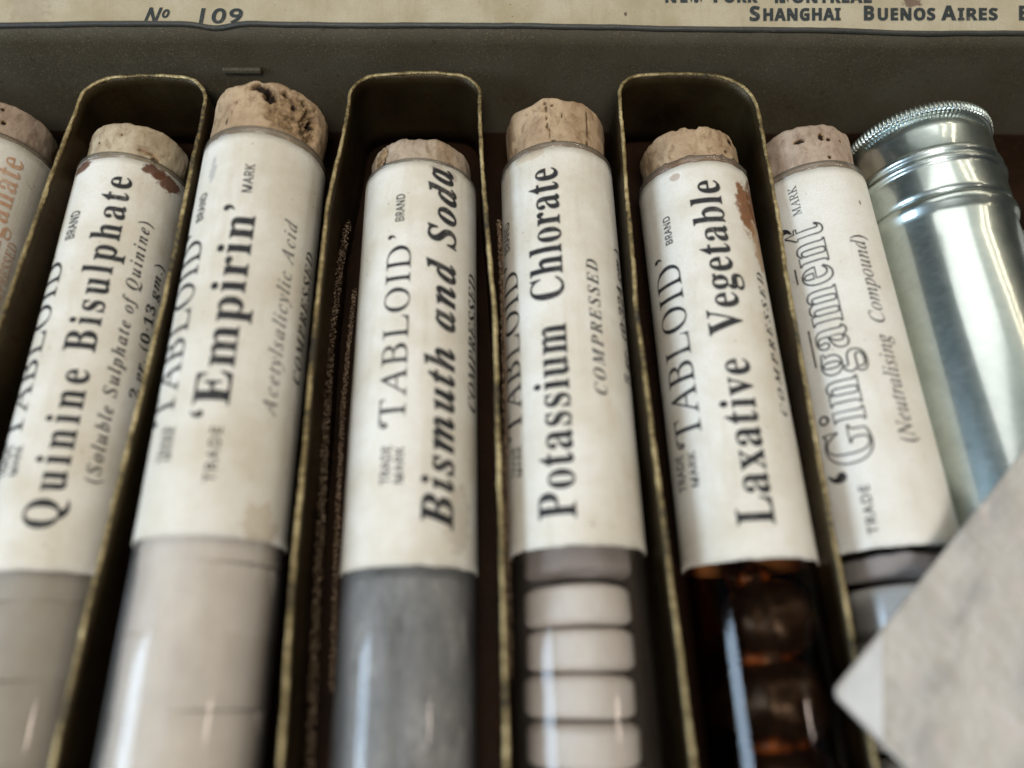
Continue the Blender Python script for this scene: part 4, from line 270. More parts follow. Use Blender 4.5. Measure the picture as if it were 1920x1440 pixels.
# ------------------------------------------------------------------ node helpers
class Mat:
    def __init__(self, name):
        self.m = bpy.data.materials.new(name)
        self.m.use_nodes = True
        self.t = self.m.node_tree
        self.b = self.t.nodes['Principled BSDF']
        self.out = self.t.nodes['Material Output']
        self.uv = False

    def n(self, kind, **kw):
        x = self.t.nodes.new(kind)
        for k, v in kw.items():
            setattr(x, k, v)
        return x

    def l(self, a, b):
        self.t.links.new(a, b)

    def coord(self, which='Object', scale=(1, 1, 1), loc=(0, 0, 0)):
        tc = self.n('ShaderNodeTexCoord')
        mp = self.n('ShaderNodeMapping')
        mp.inputs['Scale'].default_value = scale
        mp.inputs['Location'].default_value = loc
        self.l(tc.outputs[which], mp.inputs[0])
        return mp.outputs[0]

    def noise(self, co_, scale, detail=6, rough=0.6, dist=0.0):
        x = self.n('ShaderNodeTexNoise')
        x.inputs['Scale'].default_value = scale
        x.inputs['Detail'].default_value = detail
        x.inputs['Roughness'].default_value = rough
        x.inputs['Distortion'].default_value = dist
        self.l(co_, x.inputs['Vector'])
        return x.outputs['Fac']

    def ramp(self, fac, stops):
        r = self.n('ShaderNodeValToRGB')
        e = r.color_ramp.elements
        while len(e) < len(stops):
            e.new(0.5)
        for el, (p, c) in zip(e, stops):
            el.position = p
            el.color = (c, c, c, 1) if isinstance(c, (int, float)) else (*c, 1)
        self.l(fac, r.inputs[0])
        return r.outputs[0]

    def math(self, op, a, b=None, c=None, clamp=False):
        x = self.n('ShaderNodeMath', operation=op, use_clamp=clamp)
        for i, v in enumerate((a, b, c)):
            if v is None:
                continue
            if isinstance(v, (int, float)):
                x.inputs[i].default_value = v
            else:
                self.l(v, x.inputs[i])
        return x.outputs[0]

    def mix(self, fac, a, b, mode='MIX'):
        x = self.n('ShaderNodeMix', data_type='RGBA', blend_type=mode)
        for s, v in ((x.inputs[0], fac), (x.inputs[6], a), (x.inputs[7], b)):
            if isinstance(v, (int, float)):
                s.default_value = v
            elif isinstance(v, tuple):
                s.default_value = (*v, 1)
            else:
                self.l(v, s)
        return x.outputs[2]

    def set(self, **kw):
        for k, v in kw.items():
            s = self.b.inputs[k.replace('_', ' ')]
            if isinstance(v, tuple):
                s.default_value = (*v, 1) if len(v) == 3 else v
            elif isinstance(v, (int, float)):
                s.default_value = v
            else:
                self.l(v, s)

    def bump(self, h, strength=0.3, dist=0.01):
        x = self.n('ShaderNodeBump')
        x.inputs['Strength'].default_value = strength
        x.inputs['Distance'].default_value = dist
        self.l(h, x.inputs['Height'])
        self.l(x.outputs[0], self.b.inputs['Normal'])


def paper_mat(name, base, stains=(), seed=0.0, dirt=1.0):
    """aged paper: mottling, fibres, foxing specks; stains = (u, v, ru, rv, colour, strength) in label inches of arc and length"""
    k = Mat(name)
    uv = k.coord('UV', loc=(seed, seed * 0.7, 0))
    raw = k.coord('UV')
    big = k.noise(uv, 1.1, 5, 0.6)
    mid = k.noise(uv, 5.0, 6, 0.65)
    fine = k.noise(uv, 42.0, 4, 0.7)
    d = (base[0] * 0.80, base[1] * 0.75, base[2] * 0.66)
    lo = (base[0] * 0.90, base[1] * 0.87, base[2] * 0.80)
    col = k.mix(k.ramp(big, [(0.40, 0.0), (0.66, 0.95 * dirt)]), base, d)
    col = k.mix(k.ramp(mid, [(0.50, 0.0), (0.74, 0.8 * dirt)]), col, lo)
    col = k.mix(k.ramp(fine, [(0.34, 0.50), (0.54, 0.0)]), col, (base[0] * 0.74, base[1] * 0.70, base[2] * 0.62))
    fleck = k.noise(uv, 17.0, 3, 0.5)
    col = k.mix(k.ramp(fleck, [(0.70, 0.0), (0.76, 0.55)]), col, (0.30, 0.22, 0.14))
    st_ = k.coord('UV', scale=(1.6, 0.22, 1), loc=(seed * 1.3, seed, 0))
    streak = k.noise(st_, 2.4, 6, 0.65)
    col = k.mix(k.ramp(streak, [(0.54, 0.0), (0.74, 0.55 * dirt)]), col, (base[0] * 0.70, base[1] * 0.63, base[2] * 0.52))
    v = k.n('ShaderNodeTexVoronoi', feature='F1')
    v.inputs['Scale'].default_value = 7.0
    k.l(uv, v.inputs['Vector'])
    sp = k.math('MULTIPLY', k.ramp(v.outputs['Distance'], [(0.05, 1.0), (0.10, 0.0)]), k.ramp(big, [(0.48, 0.0), (0.60, 0.75)]))
    col = k.mix(sp, col, (0.17, 0.11, 0.06))
    if stains:
        sx = k.n('ShaderNodeSeparateXYZ')
        k.l(raw, sx.inputs[0])
        for (u, w, ru, rv, c, st) in stains:
            du = k.math('DIVIDE', k.math('SUBTRACT', sx.outputs[0], u), ru)
            dv = k.math('DIVIDE', k.math('SUBTRACT', sx.outputs[1], w), rv)
            dd = k.math('ADD', k.math('MULTIPLY', du, du), k.math('MULTIPLY', dv, dv))
            f = k.math('ADD', dd, k.math('MULTIPLY', k.math('SUBTRACT', k.noise(uv, 6.5, 8, 0.7), 0.5), 3.6))
            mask = k.ramp(f, [(0.55, st), (0.95, 0.0)])
            inner = k.mix(k.noise(uv, 14, 4), (c[0] * 0.55, c[1] * 0.5, c[2] * 0.5), (c[0] * 1.4, c[1] * 1.45, c[2] * 1.5))
            col = k.mix(mask, col, inner)
    k.set(Base_Color=col, Roughness=0.72)
    k.b.inputs['Specular IOR Level'].default_value = 0.3
    k.bump(k.math('ADD', k.math('ADD', fine, k.math('MULTIPLY', mid, 0.8)), k.math('MULTIPLY', streak, 1.5)), 0.32, 0.014)
    return k.m


def ink_mat(name, col, fade, wear=0.62):
    k = Mat(name)
    o = k.coord('Object')
    f = k.math('ADD', k.math('MULTIPLY', k.noise(o, 24, 5, 0.75), 0.7), k.math('MULTIPLY', k.noise(o, 3.0, 3, 0.5), 0.3))
    k.set(Base_Color=k.mix(k.ramp(f, [(wear - 0.10, 0.04), (wear + 0.10, 0.80)]), col, fade), Roughness=0.6)
    k.b.inputs['Specular IOR Level'].default_value = 0.25
    return k.m


def glass_mat(name, tint, edge, rough=0.05, dust=0.0, dustcol=(0.42, 0.41, 0.39)):
    k = Mat(name)
    k.t.nodes.remove(k.b)
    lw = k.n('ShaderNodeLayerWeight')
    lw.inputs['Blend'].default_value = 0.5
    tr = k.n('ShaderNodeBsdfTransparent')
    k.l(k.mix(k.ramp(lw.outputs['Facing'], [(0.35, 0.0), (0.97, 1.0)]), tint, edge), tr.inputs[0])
    gl = k.n('ShaderNodeBsdfGlossy')
    gl.inputs['Roughness'].default_value = rough
    fr = k.n('ShaderNodeFresnel')
    fr.inputs[0].default_value = 1.5
    mx = k.n('ShaderNodeMixShader')
    geo = k.n('ShaderNodeNewGeometry')
    f = k.math('MULTIPLY', fr.outputs[0], k.math('SUBTRACT', 1.0, geo.outputs['Backfacing']))
    k.l(f, mx.inputs[0])
    k.l(tr.outputs[0], mx.inputs[1])
    k.l(gl.outputs[0], mx.inputs[2])
    res = mx.outputs[0]
    if dust > 0:
        df = k.n('ShaderNodeBsdfDiffuse')
        df.inputs[0].default_value = (*dustcol, 1)
        m2 = k.n('ShaderNodeMixShader')
        o = k.coord('Object', scale=(1, 0.45, 1))
        k.l(k.ramp(k.noise(o, 3.2, 8, 0.7), [(0.35, dust * 0.35), (0.75, dust)]), m2.inputs[0])
        k.l(res, m2.inputs[1])
        k.l(df.outputs[0], m2.inputs[2])
        res = m2.outputs[0]
    k.l(res, k.out.inputs['Surface'])
    return k.m


def cork_mat(name, light, dark, seed):
    k = Mat(name)
    o = k.coord('Object', loc=(seed, seed * 1.7, 0.3 * seed))
    st = k.coord('Object', scale=(1.0, 0.6, 1.0), loc=(seed, 0, 0))
    n1 = k.noise(o, 2.6, 7, 0.65)
    n2 = k.noise(st, 9.0, 6, 0.7, 0.5)
    n3 = k.noise(o, 40.0, 4, 0.7)
    mid = tuple((a + b) * 0.5 for a, b in zip(light, dark))
    col = k.mix(k.ramp(n1, [(0.38, 0.0), (0.62, 0.95)]), light, mid)
    col = k.mix(k.ramp(n2, [(0.50, 0.0), (0.68, 0.8)]), col, dark)
    col = k.mix(k.ramp(n3, [(0.26, 0.55), (0.42, 0.0)]), col, (dark[0] * 0.5, dark[1] * 0.45, dark[2] * 0.4))
    at = k.n('ShaderNodeAttribute', attribute_name='pore')
    brk = k.mix(k.ramp(k.noise(o, 11, 6, 0.75), [(0.36, 0.0), (0.60, 1.0)]), (0.085, 0.045, 0.022), (0.42, 0.28, 0.15))
    col = k.mix(k.ramp(at.outputs['Fac'], [(0.05, 0.0), (0.45, 1.0)]), col, brk)
    col = k.mix(k.ramp(at.outputs['Fac'], [(0.55, 0.0), (0.95, 1.0)]), col, (0.020, 0.012, 0.008))
    k.set(Base_Color=col, Roughness=0.85)
    k.b.inputs['Specular IOR Level'].default_value = 0.2
    k.bump(k.math('ADD', k.math('MULTIPLY', n2, 0.6), n3), 0.16, 0.015)
    return k.m


def painted_metal(name, a, b, rust, rough=0.5, rustcut=0.62, bump=0.25, spec=0.5, metal=0.0):
    k = Mat(name)
    o = k.coord('Object')
    n1 = k.noise(o, 0.9, 6, 0.6)
    n2 = k.noise(o, 7.0, 7, 0.7)
    n3 = k.noise(o, 48.0, 3, 0.65)
    col = k.mix(k.ramp(n1, [(0.35, 0.0), (0.70, 1.0)]), a, b)
    col = k.mix(k.ramp(n2, [(rustcut, 0.0), (rustcut + 0.12, 0.9)]), col, rust)
    col = k.mix(k.ramp(n3, [(0.58, 0.0), (0.70, 0.6)]), col, (b[0] * 3.2, b[1] * 3.0, b[2] * 2.4))
    k.set(Base_Color=col, Roughness=k.ramp(n2, [(0.3, rough - 0.1), (0.7, rough + 0.15)]))
    k.b.inputs['Specular IOR Level'].default_value = spec
    k.b.inputs['Metallic'].default_value = metal
    k.bump(k.math('ADD', n3, n2), bump, 0.012)
    return k.m


def worn_edge(name):
    k = Mat(name)
    o = k.coord('Object')
    n = k.noise(o, 16, 6, 0.75)
    n2 = k.noise(o, 1.3, 4, 0.6)
    f = k.math('ADD', k.math('MULTIPLY', n, 0.45), k.math('MULTIPLY', n2, 0.55))
    k.set(Base_Color=k.ramp(f, [(0.40, (0.035, 0.027, 0.015)), (0.48, (0.24, 0.170, 0.065)), (0.60, (0.68, 0.54, 0.28))]),
          Metallic=k.ramp(f, [(0.38, 0.1), (0.52, 0.55)]), Roughness=0.48)
    k.bump(k.noise(o, 38, 4, 0.7), 0.6, 0.02)
    return k.m


# ------------------------------------------------------------------ mesh helpers
def obj(name, verts, faces, mat, parent=None, smooth=True, uvs=None, attr=None):
    me = bpy.data.meshes.new(name)
    me.from_pydata([tuple(v) for v in verts], [], [tuple(f) for f in faces])
    if uvs is not None:
        ul = me.uv_layers.new(name='UVMap')
        for p in me.polygons:
            for li, vi in zip(p.loop_indices, p.vertices):
                ul.data[li].uv = uvs[vi]
    if attr is not None:
        a = me.attributes.new('pore', 'FLOAT', 'POINT')
        a.data.foreach_set('value', attr)
    me.materials.append(mat)
    if smooth:
        me.polygons.foreach_set('use_smooth', [True] * len(me.polygons))
    me.update()
    o = bpy.data.objects.new(name, me)
    C.objects.link(o)
    o.parent = parent
    return o


def thing(name, label, cat, loc=(0, 0, 0), rz=0.0, group=None):
    o = bpy.data.objects.new(name, None)
    o.empty_display_size = 0.3
    C.objects.link(o)
    o.location = loc
    o.rotation_euler = (0, 0, rz)
    return tag(o, label, cat, group)


def tag(o, label, cat, group=None):
    o['label'] = label
    o['category'] = cat
    if group:
        o['group'] = group
    return o


def lathe(profile, n=96, wob=None):
    """profile of (radius, y); revolve about the Y axis. Angle 0 is up (+Z), growing to +X."""
    V, Fc, U = [], [], []
    for i, (r, y) in enumerate(profile):
        for j in range(n):
            t = -PI + 2 * PI * j / n
            rr, yy = (r, y) if wob is None else wob(r, y, t, i)
            V.append((rr * math.sin(t), yy, rr * math.cos(t)))
            U.append((t * r, yy))
    for i in range(len(profile) - 1):
        for j in range(n):
            a, b = i * n + j, i * n + (j + 1) % n
            Fc.append((a, b, b + n, a + n))
    return V, Fc, U


def cap(V, Fc, start, n, flip=False):
    f = list(range(start, start + n))
    Fc.append(f[::-1] if flip else f)


def box(x0, x1, y0, y1, z0, z1):
    V = [(x, y, z) for x in (x0, x1) for y in (y0, y1) for z in (z0, z1)]
    Fc = [(0, 1, 3, 2), (4, 6, 7, 5), (0, 4, 5, 1), (2, 3, 7, 6), (0, 2, 6, 4), (1, 5, 7, 3)]
    return V, Fc


def bevel(o, w, seg=2):
    b = o.modifiers.new('bevel', 'BEVEL')
    b.width = w
    b.segments = seg
    b.limit_method = 'ANGLE'
    return o


def fbm(p, oct_=4):
    return noise.fractal(Vector(p), 0.9, 2.0, oct_)


# ------------------------------------------------------------------ materials
TIN = painted_metal('olive_tin_paint', (0.074, 0.059, 0.035), (0.098, 0.082, 0.054), (0.042, 0.029, 0.016), 0.60, 0.58, 0.45, 0.25)
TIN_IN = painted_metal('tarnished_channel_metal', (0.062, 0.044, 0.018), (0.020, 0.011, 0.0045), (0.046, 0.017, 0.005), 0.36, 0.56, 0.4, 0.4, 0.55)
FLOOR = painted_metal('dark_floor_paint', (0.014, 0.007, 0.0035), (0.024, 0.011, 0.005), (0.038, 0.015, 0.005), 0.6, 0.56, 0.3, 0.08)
EDGE = worn_edge('worn_brass_edge')
GLINT = Mat('bronze_glint_crumbs')  # glints put into the colour of the crumbs
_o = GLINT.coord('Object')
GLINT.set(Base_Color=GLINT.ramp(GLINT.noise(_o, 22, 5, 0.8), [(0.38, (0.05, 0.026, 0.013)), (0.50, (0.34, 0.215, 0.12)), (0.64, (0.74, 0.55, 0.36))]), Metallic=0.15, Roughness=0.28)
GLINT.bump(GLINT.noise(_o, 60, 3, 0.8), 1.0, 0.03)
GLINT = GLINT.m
INK = ink_mat('printing_ink', (0.014, 0.014, 0.017), (0.34, 0.31, 0.26))
INK_RED = ink_mat('faded_red_ink', (0.56, 0.30, 0.17), (0.66, 0.55, 0.40), 0.56)
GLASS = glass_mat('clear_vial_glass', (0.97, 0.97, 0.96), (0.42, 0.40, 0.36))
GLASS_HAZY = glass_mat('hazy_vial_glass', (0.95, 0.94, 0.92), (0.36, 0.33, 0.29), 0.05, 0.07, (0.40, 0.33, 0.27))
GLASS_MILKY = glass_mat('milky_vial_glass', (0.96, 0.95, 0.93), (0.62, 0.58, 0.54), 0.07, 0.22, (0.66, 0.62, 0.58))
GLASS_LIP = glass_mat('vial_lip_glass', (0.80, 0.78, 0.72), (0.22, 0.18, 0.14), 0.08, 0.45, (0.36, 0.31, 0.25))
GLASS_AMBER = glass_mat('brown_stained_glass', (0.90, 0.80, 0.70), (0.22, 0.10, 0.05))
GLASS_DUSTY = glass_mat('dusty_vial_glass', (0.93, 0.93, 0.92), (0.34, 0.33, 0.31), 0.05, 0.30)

# ------------------------------------------------------------------ the setting
V, Fc = box(-60, 60, -60, 60, -1.4, -0.95)
k = Mat('grey_cloth')
k.set(Base_Color=k.ramp(k.noise(k.coord('Object'), 3, 6), [(0.3, (0.10, 0.10, 0.095)), (0.7, (0.16, 0.155, 0.15))]), Roughness=0.9)
t = obj('tabletop', V, Fc, k.m, smooth=False)
t['kind'] = 'structure'

# ------------------------------------------------------------------ the tin
tin = thing('medicine_tin', 'open olive metal tin with three round ended brass edged channels and a printed lid lining', 'tin', (0, 1.45, -0.86))
TL = Vector((0, 1.45, -0.86))


def tinpart(name, V, Fc, mat, parent=None, smooth=False, **kw):
    o = obj(name, [Vector(v) - TL for v in V], Fc, mat, parent or tin, smooth, **kw)
    return o


X0, X1, YB, YF, ZF = -8.2, 11.6, 1.45, -12.2, -0.78
V, Fc = box(X0, X1, YF, YB + 0.06, -0.86, ZF)
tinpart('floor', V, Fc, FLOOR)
# back wall with a bent upper edge
def edge_z(x):
    z = 1.20 - 0.008 * (x - 0.5) * (x > 1.3) * 0.9
    z -= 0.075 * math.exp(-((x + 2.62) / 0.22) ** 2)
    z -= 0.018 * max(0.0, -3.6 - x) ** 1.6
    return z + 0.012 * fbm((x * 0.8, 2.0, 0), 3)


NX = 260
V, Fc = [], []
rows = [(0.0, -0.775), (0.0, -0.2), (0.0, 0.4), (0.0, 0.9), (0.0, None), (0.045, None), (0.045, 0.4), (0.045, -0.775)]
for i in range(NX + 1):
    x = X0 + (X1 - X0) * i / NX
    for dy, z in rows:
        y = YB + dy + 0.02 * fbm((x * 0.5, (z if z is not None else 1.2) * 0.8, 3.3), 3)
        V.append((x, y, edge_z(x) if z is None else z))
m = len(rows)
for i in range(NX):
    for j in range(m - 1):
        a = i * m + j
        Fc.append((a, a + m, a + m + 1, a + 1))
tinpart('back_wall', V, Fc, TIN, smooth=True)
# rolled bead on the back wall's edge
V, Fc = [], []
for i in range(NX + 1):
    x = X0 + (X1 - X0) * i / NX
    for j in range(10):
        a = 2 * PI * j / 10
        r = 0.036 + 0.004 * fbm((x * 4, j, 1), 2)
        V.append((x, YB + 0.022 + 0.02 * fbm((x * 0.5, 0.96, 3.3), 3) + r * math.cos(a), edge_z(x) + 0.012 + r * math.sin(a)))
for i in range(NX):
    for j in range(10):
        a, b = i * 10 + j, i * 10 + (j + 1) % 10
        Fc.append((a, a + 10, b + 10, b))
BEAD = painted_metal('scuffed_rim', (0.030, 0.029, 0.024), (0.050, 0.047, 0.038), (0.20, 0.18, 0.14), 0.45, 0.62)
tinpart('rolled_rim', V, Fc, BEAD, smooth=True)
for x in (X0, X1 - 0.05):
    V, Fc = box(x, x + 0.05, YF, YB - 0.003, ZF + 0.003, 1.12)
    tinpart('side_wall', V, Fc, TIN)
V, Fc = box(X0 + 0.053, X1 - 0.053, YF, YF + 0.05, ZF + 0.003, 1.12)
tinpart('front_wall', V, Fc, TIN)
# small stamped tab behind the broken cork
V, Fc = box(-2.74, -2.20, YB - 0.07, YB - 0.004, 0.44, 0.53)
bevel(tinpart('stamped_tab', V, Fc, TIN), 0.03, 3)


def arc_path(L, R, yb, rl, rr, n=14):
    """plan outline of a channel: up the left wall, round the closed end, down the right wall"""
    P = []
    def lerp(pts, y):
        for (xa, ya), (xb, yb_) in zip(pts, pts[1:]):
            if ya <= y <= yb_:
                return xa + (xb - xa) * (y - ya) / (yb_ - ya)
        return pts[-1][0] if y > pts[-1][1] else pts[0][0]
    ys = []
    y = -11.9
    while y < yb - rl:
        ys.append(y)
        y += 0.12
    for y in ys:
        P.append((lerp(L, y), y))
    xl, xr = lerp(L, yb - rl), lerp(R, yb - rr)
    for i in range(n + 1):
        a = PI - (PI / 2) * i / n
        P.append((xl + rl + rl * math.cos(a), yb - rl + rl * math.sin(a)))
    for i in range(1, 10):
        f = i / 10
        P.append((xl + rl + (xr - rr - xl - rl) * f, yb + 0.03 * math.sin(PI * f)))
    for i in range(n + 1):
        a = PI / 2 - (PI / 2) * i / n
        P.append((xr - rr + rr * math.cos(a), yb - rr + rr * math.sin(a)))
    ys = []
    y = yb - rr - 0.12
    while y > -11.9:
        ys.append(y)
        y -= 0.12
    for y in ys:
        P.append((lerp(R, y), y))
    return P


def offset(P, d):
    Q = []
    for i, p in enumerate(P):
        a, b = P[max(0, i - 1)], P[min(len(P) - 1, i + 1)]
        tx, ty = b[0] - a[0], b[1] - a[1]
        l = math.hypot(tx, ty) or 1
        Q.append((p[0] - ty / l * d, p[1] + tx / l * d))
    return Q


def resample(P, step):
    out = [P[0]]
    acc = 0
    for a, b in zip(P, P[1:]):
        d = math.dist(a, b)
        k_ = max(1, int(d / step))
        for i in range(1, k_ + 1):
            out.append((a[0] + (b[0] - a[0]) * i / k_, a[1] + (b[1] - a[1]) * i / k_))
    return out


def channel(L, R, yb, rl, rr, zr, seed):
    P = resample(arc_path(L, R, yb, rl, rr), 0.05)
    th = 0.022
    inn, out = offset(P, -th), offset(P, th)
    V, Fc = [], []
    lv = [-0.777, -0.45, -0.1, 0.2, 0.42, zr - 0.012]
    prof = [(0, z) for z in lv] + [(1, z) for z in lv[::-1]]
    m = len(prof)
    for i, p in enumerate(P):
        for s, z in prof:
            x, y = (inn[i] if s == 0 else out[i])
            w = 0.010 * fbm((x * 1.3, y * 1.3, z * 1.5 + seed), 3)
            zz = z + (0.012 * fbm((x * 2.2, y * 2.2, seed), 3) if z > zr - 0.05 else 0)
            V.append((x + w, y + w, zz))
    for i in range(len(P) - 1):
        for j in range(m):
            a, b = i * m + j, i * m + (j + 1) % m
            Fc.append((a, b, b + m, a + m))
    ch = tinpart('tube_channel', V, Fc, TIN_IN, smooth=True)
    V, Fc = [], []
    m = 10
    for i, p in enumerate(P):
        x, y = p
        w = 0.010 * fbm((x * 1.3, y * 1.3, zr * 1.5 + seed), 3)
        zz = zr - 0.01 + 0.012 * fbm((x * 2.2, y * 2.2, seed), 3)
        a, b = P[max(0, i - 1)], P[min(len(P) - 1, i + 1)]
        tx, ty = b[0] - a[0], b[1] - a[1]
        l = math.hypot(tx, ty) or 1
        nx, ny = -ty / l, tx / l
        for j in range(m):
            t_ = 2 * PI * j / m
            r = 0.025 + 0.011 * fbm((x * 9, y * 9, j * 0.9 + seed), 2)
            V.append((x + w + nx * r * math.cos(t_), y + w + ny * r * math.cos(t_), zz + r * 0.8 * math.sin(t_)))
    for i in range(len(P) - 1):
        for j in range(m):
            a, b = i * m + j, i * m + (j + 1) % m
            Fc.append((a, b, b + m, a + m))
    r = tinpart('rim', V, Fc, EDGE, ch, smooth=True)
    r.location = (0, 0, 0)
    return ch


def glint_line(pts, width, parent, seed):
    """strip of bright crumbs along a line, added in place of glints"""
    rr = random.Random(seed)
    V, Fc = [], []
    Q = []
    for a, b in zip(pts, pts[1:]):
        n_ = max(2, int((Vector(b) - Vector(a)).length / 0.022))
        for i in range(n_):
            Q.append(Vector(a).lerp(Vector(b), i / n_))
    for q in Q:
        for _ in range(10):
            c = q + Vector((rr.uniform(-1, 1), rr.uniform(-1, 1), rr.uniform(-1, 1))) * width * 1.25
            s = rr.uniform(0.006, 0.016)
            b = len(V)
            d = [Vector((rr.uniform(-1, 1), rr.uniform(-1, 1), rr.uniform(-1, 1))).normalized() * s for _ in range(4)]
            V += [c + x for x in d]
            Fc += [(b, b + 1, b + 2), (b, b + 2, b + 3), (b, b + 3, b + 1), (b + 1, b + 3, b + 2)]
    return tinpart('glint_strip', V, Fc, GLINT, parent)


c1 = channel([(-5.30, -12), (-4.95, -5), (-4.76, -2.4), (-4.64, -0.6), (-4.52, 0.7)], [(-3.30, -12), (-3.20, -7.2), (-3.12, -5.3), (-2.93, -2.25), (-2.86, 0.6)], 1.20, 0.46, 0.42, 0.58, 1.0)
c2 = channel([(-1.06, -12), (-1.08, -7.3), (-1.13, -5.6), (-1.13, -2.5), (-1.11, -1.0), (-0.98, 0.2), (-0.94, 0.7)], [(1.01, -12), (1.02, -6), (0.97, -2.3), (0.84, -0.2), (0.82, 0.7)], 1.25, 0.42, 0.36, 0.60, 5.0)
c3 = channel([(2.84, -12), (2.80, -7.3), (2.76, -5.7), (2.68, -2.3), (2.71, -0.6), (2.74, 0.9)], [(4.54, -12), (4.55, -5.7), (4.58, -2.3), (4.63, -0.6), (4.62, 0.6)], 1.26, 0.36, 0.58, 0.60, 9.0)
glint_line([(-0.985, -0.72, -0.10), (-1.04, -1.31, -0.10), (-1.085, -2.49, -0.10), (-1.05, -4.29, -0.10), (-1.01, -6.07, -0.10), (-0.96, -7.31, -0.10), (-0.94, -10, -0.1)], 0.034, c2, 3)
glint_line([(-0.89, -1.58, -0.40), (-0.92, -2.34, -0.40), (-0.94, -3.24, -0.40), (-0.91, -4.86, -0.40), (-0.85, -6.6, -0.42)], 0.022, c2, 4)
glint_line([(1.055, -1.07, 0.43), (1.075, -1.71, 0.43), (1.085, -2.46, 0.43), (1.09, -3.31, 0.43), (1.08, -4.4, 0.42), (1.075, -6.5, 0.36)], 0.022, c2, 5)  # crumbs in place of a reflection beside the neighbouring vial

# ------------------------------------------------------------------ lid and its printed lining
d = Vector((0, 0.92, 0.39)).normalized()
H = Vector((0, 1.75, 0.85))
nrm = Vector((0, -d.z, d.y))
lidm = painted_metal('lid_paint', (0.05, 0.048, 0.036), (0.07, 0.065, 0.05), (0.04, 0.03, 0.02))
def slab(x0, x1, s0, s1, f0, f1):
    V = []
    for x in (x0, x1):
        for s in (s0, s1):
            for f in (f0, f1):
                V.append(H + Vector((x, 0, 0)) + d * s + nrm * f)
    return V, [(0, 1, 3, 2), (4, 6, 7, 5), (0, 4, 5, 1), (2, 3, 7, 6), (0, 2, 6, 4), (1, 5, 7, 3)]
V, Fc = slab(X0, X1, -0.19, 7.5, -0.08, -0.01)
tinpart('lid', V, Fc, lidm)
LIN = paper_mat('lid_lining_paper', (0.50, 0.43, 0.295), [(6.9, 0.47, 0.17, 0.08, (0.12, 0.06, 0.04), 0.8), (2.85, 0.27, 0.025, 0.03, (0.10, 0.07, 0.05), 0.9), (-5.2, 0.3, 0.3, 0.4, (0.34, 0.26, 0.17), 0.4)], 3.1, 1.2)
V, Fc, U = [], [], []
nx, ns = 120, 40
for i in range(nx + 1):
    for j in range(ns + 1):
        x = X0 + 0.1 + (X1 - X0 - 0.2) * i / nx
        s = -0.17 + 7.4 * j / ns
        V.append(H + Vector((x, 0, 0)) + d * s + nrm * (0.006 + 0.003 * fbm((x, s, 7), 3)))
        U.append((x, s))
for i in range(nx):
    for j in range(ns):
        a = i * (ns + 1) + j
        Fc.append((a, a + ns + 1, a + ns + 2, a + 1))
lining = tinpart('lid_lining', V, Fc, LIN, smooth=True, uvs=U)

# ------------------------------------------------------------------ lettering
FACES = ['bold', 'ital', 'bital', 'sans', 'sansb', 'rom', 'sansi']
GL = {FACES[g[0]] + '_' + chr(g[1]): (g[2], g[3:]) for g in GLYPHS}
SHEAR = math.tan(math.radians(15.6))


def glyph(style, ch):
    key = style + '_' + ch
    if key not in GL and ch in '‘’':
        key = 'bold_' + ch
    adv, cs = GL[key]
    out = []
    for c in cs:
        pts = [(c[i] / 1000, c[i + 1] / 1000) for i in range(0, len(c), 2)]
        if style == 'rom' and ch not in '‘’':
            pts = [(x - y * SHEAR, y) for x, y in pts]
        out.append(pts)
    return adv / 1000, out


def layout(text, style, length, caph, track=0.0, condense=1.0):
    """contours in text space: x from 0 to length along the line, y up, capitals caph high"""
    st = 'bold' if style == 'out' else style
    ref = {'bold': 'B', 'rom': 'T', 'ital': 'A', 'bital': 'B', 'sans': 'R', 'sansb': 'R', 'sansi': 'N'}[st]
    ch_ = max(y for c in glyph(st, ref)[1] for _, y in c)
    ys = caph / ch_
    x = 0.0
    items = []
    for c in text:
        if c == ' ':
            x += 0.30
            continue
        a, cs = glyph(st, c)
        items.append((x, cs, a))
        x += a + track
    total = x - track
    # letters keep a share of the natural width, the rest of the length goes into the spacing
    fit = length / total
    gx = min(fit, ys * condense)
    out = []
    for px, cs, a in items:
        cx = (px + a / 2) * fit
        for c in cs:
            out.append([(cx + (x_ - a / 2) * gx, y_ * ys) for x_, y_ in c])
    return out


def fill(contours, weight=0.0):
    cu = bpy.data.curves.new('tmp', 'CURVE')
    cu.dimensions = '2D'
    cu.fill_mode = 'BOTH'
    cu.offset = weight
    for c in contours:
        sp = cu.splines.new('POLY')
        sp.points.add(len(c) - 1)
        for p, (x, y) in zip(sp.points, c):
            p.co = (x, y, 0, 1)
        sp.use_cyclic_u = True
    o = bpy.data.objects.new('tmp', cu)
    C.objects.link(o)
    dg = bpy.context.evaluated_depsgraph_get()
    me = bpy.data.meshes.new_from_object(o.evaluated_get(dg))
    bpy.data.objects.remove(o)
    bpy.data.curves.remove(cu)
    bm = bmesh.new()
    bm.from_mesh(me)
    bpy.data.meshes.remove(me)
    return bm


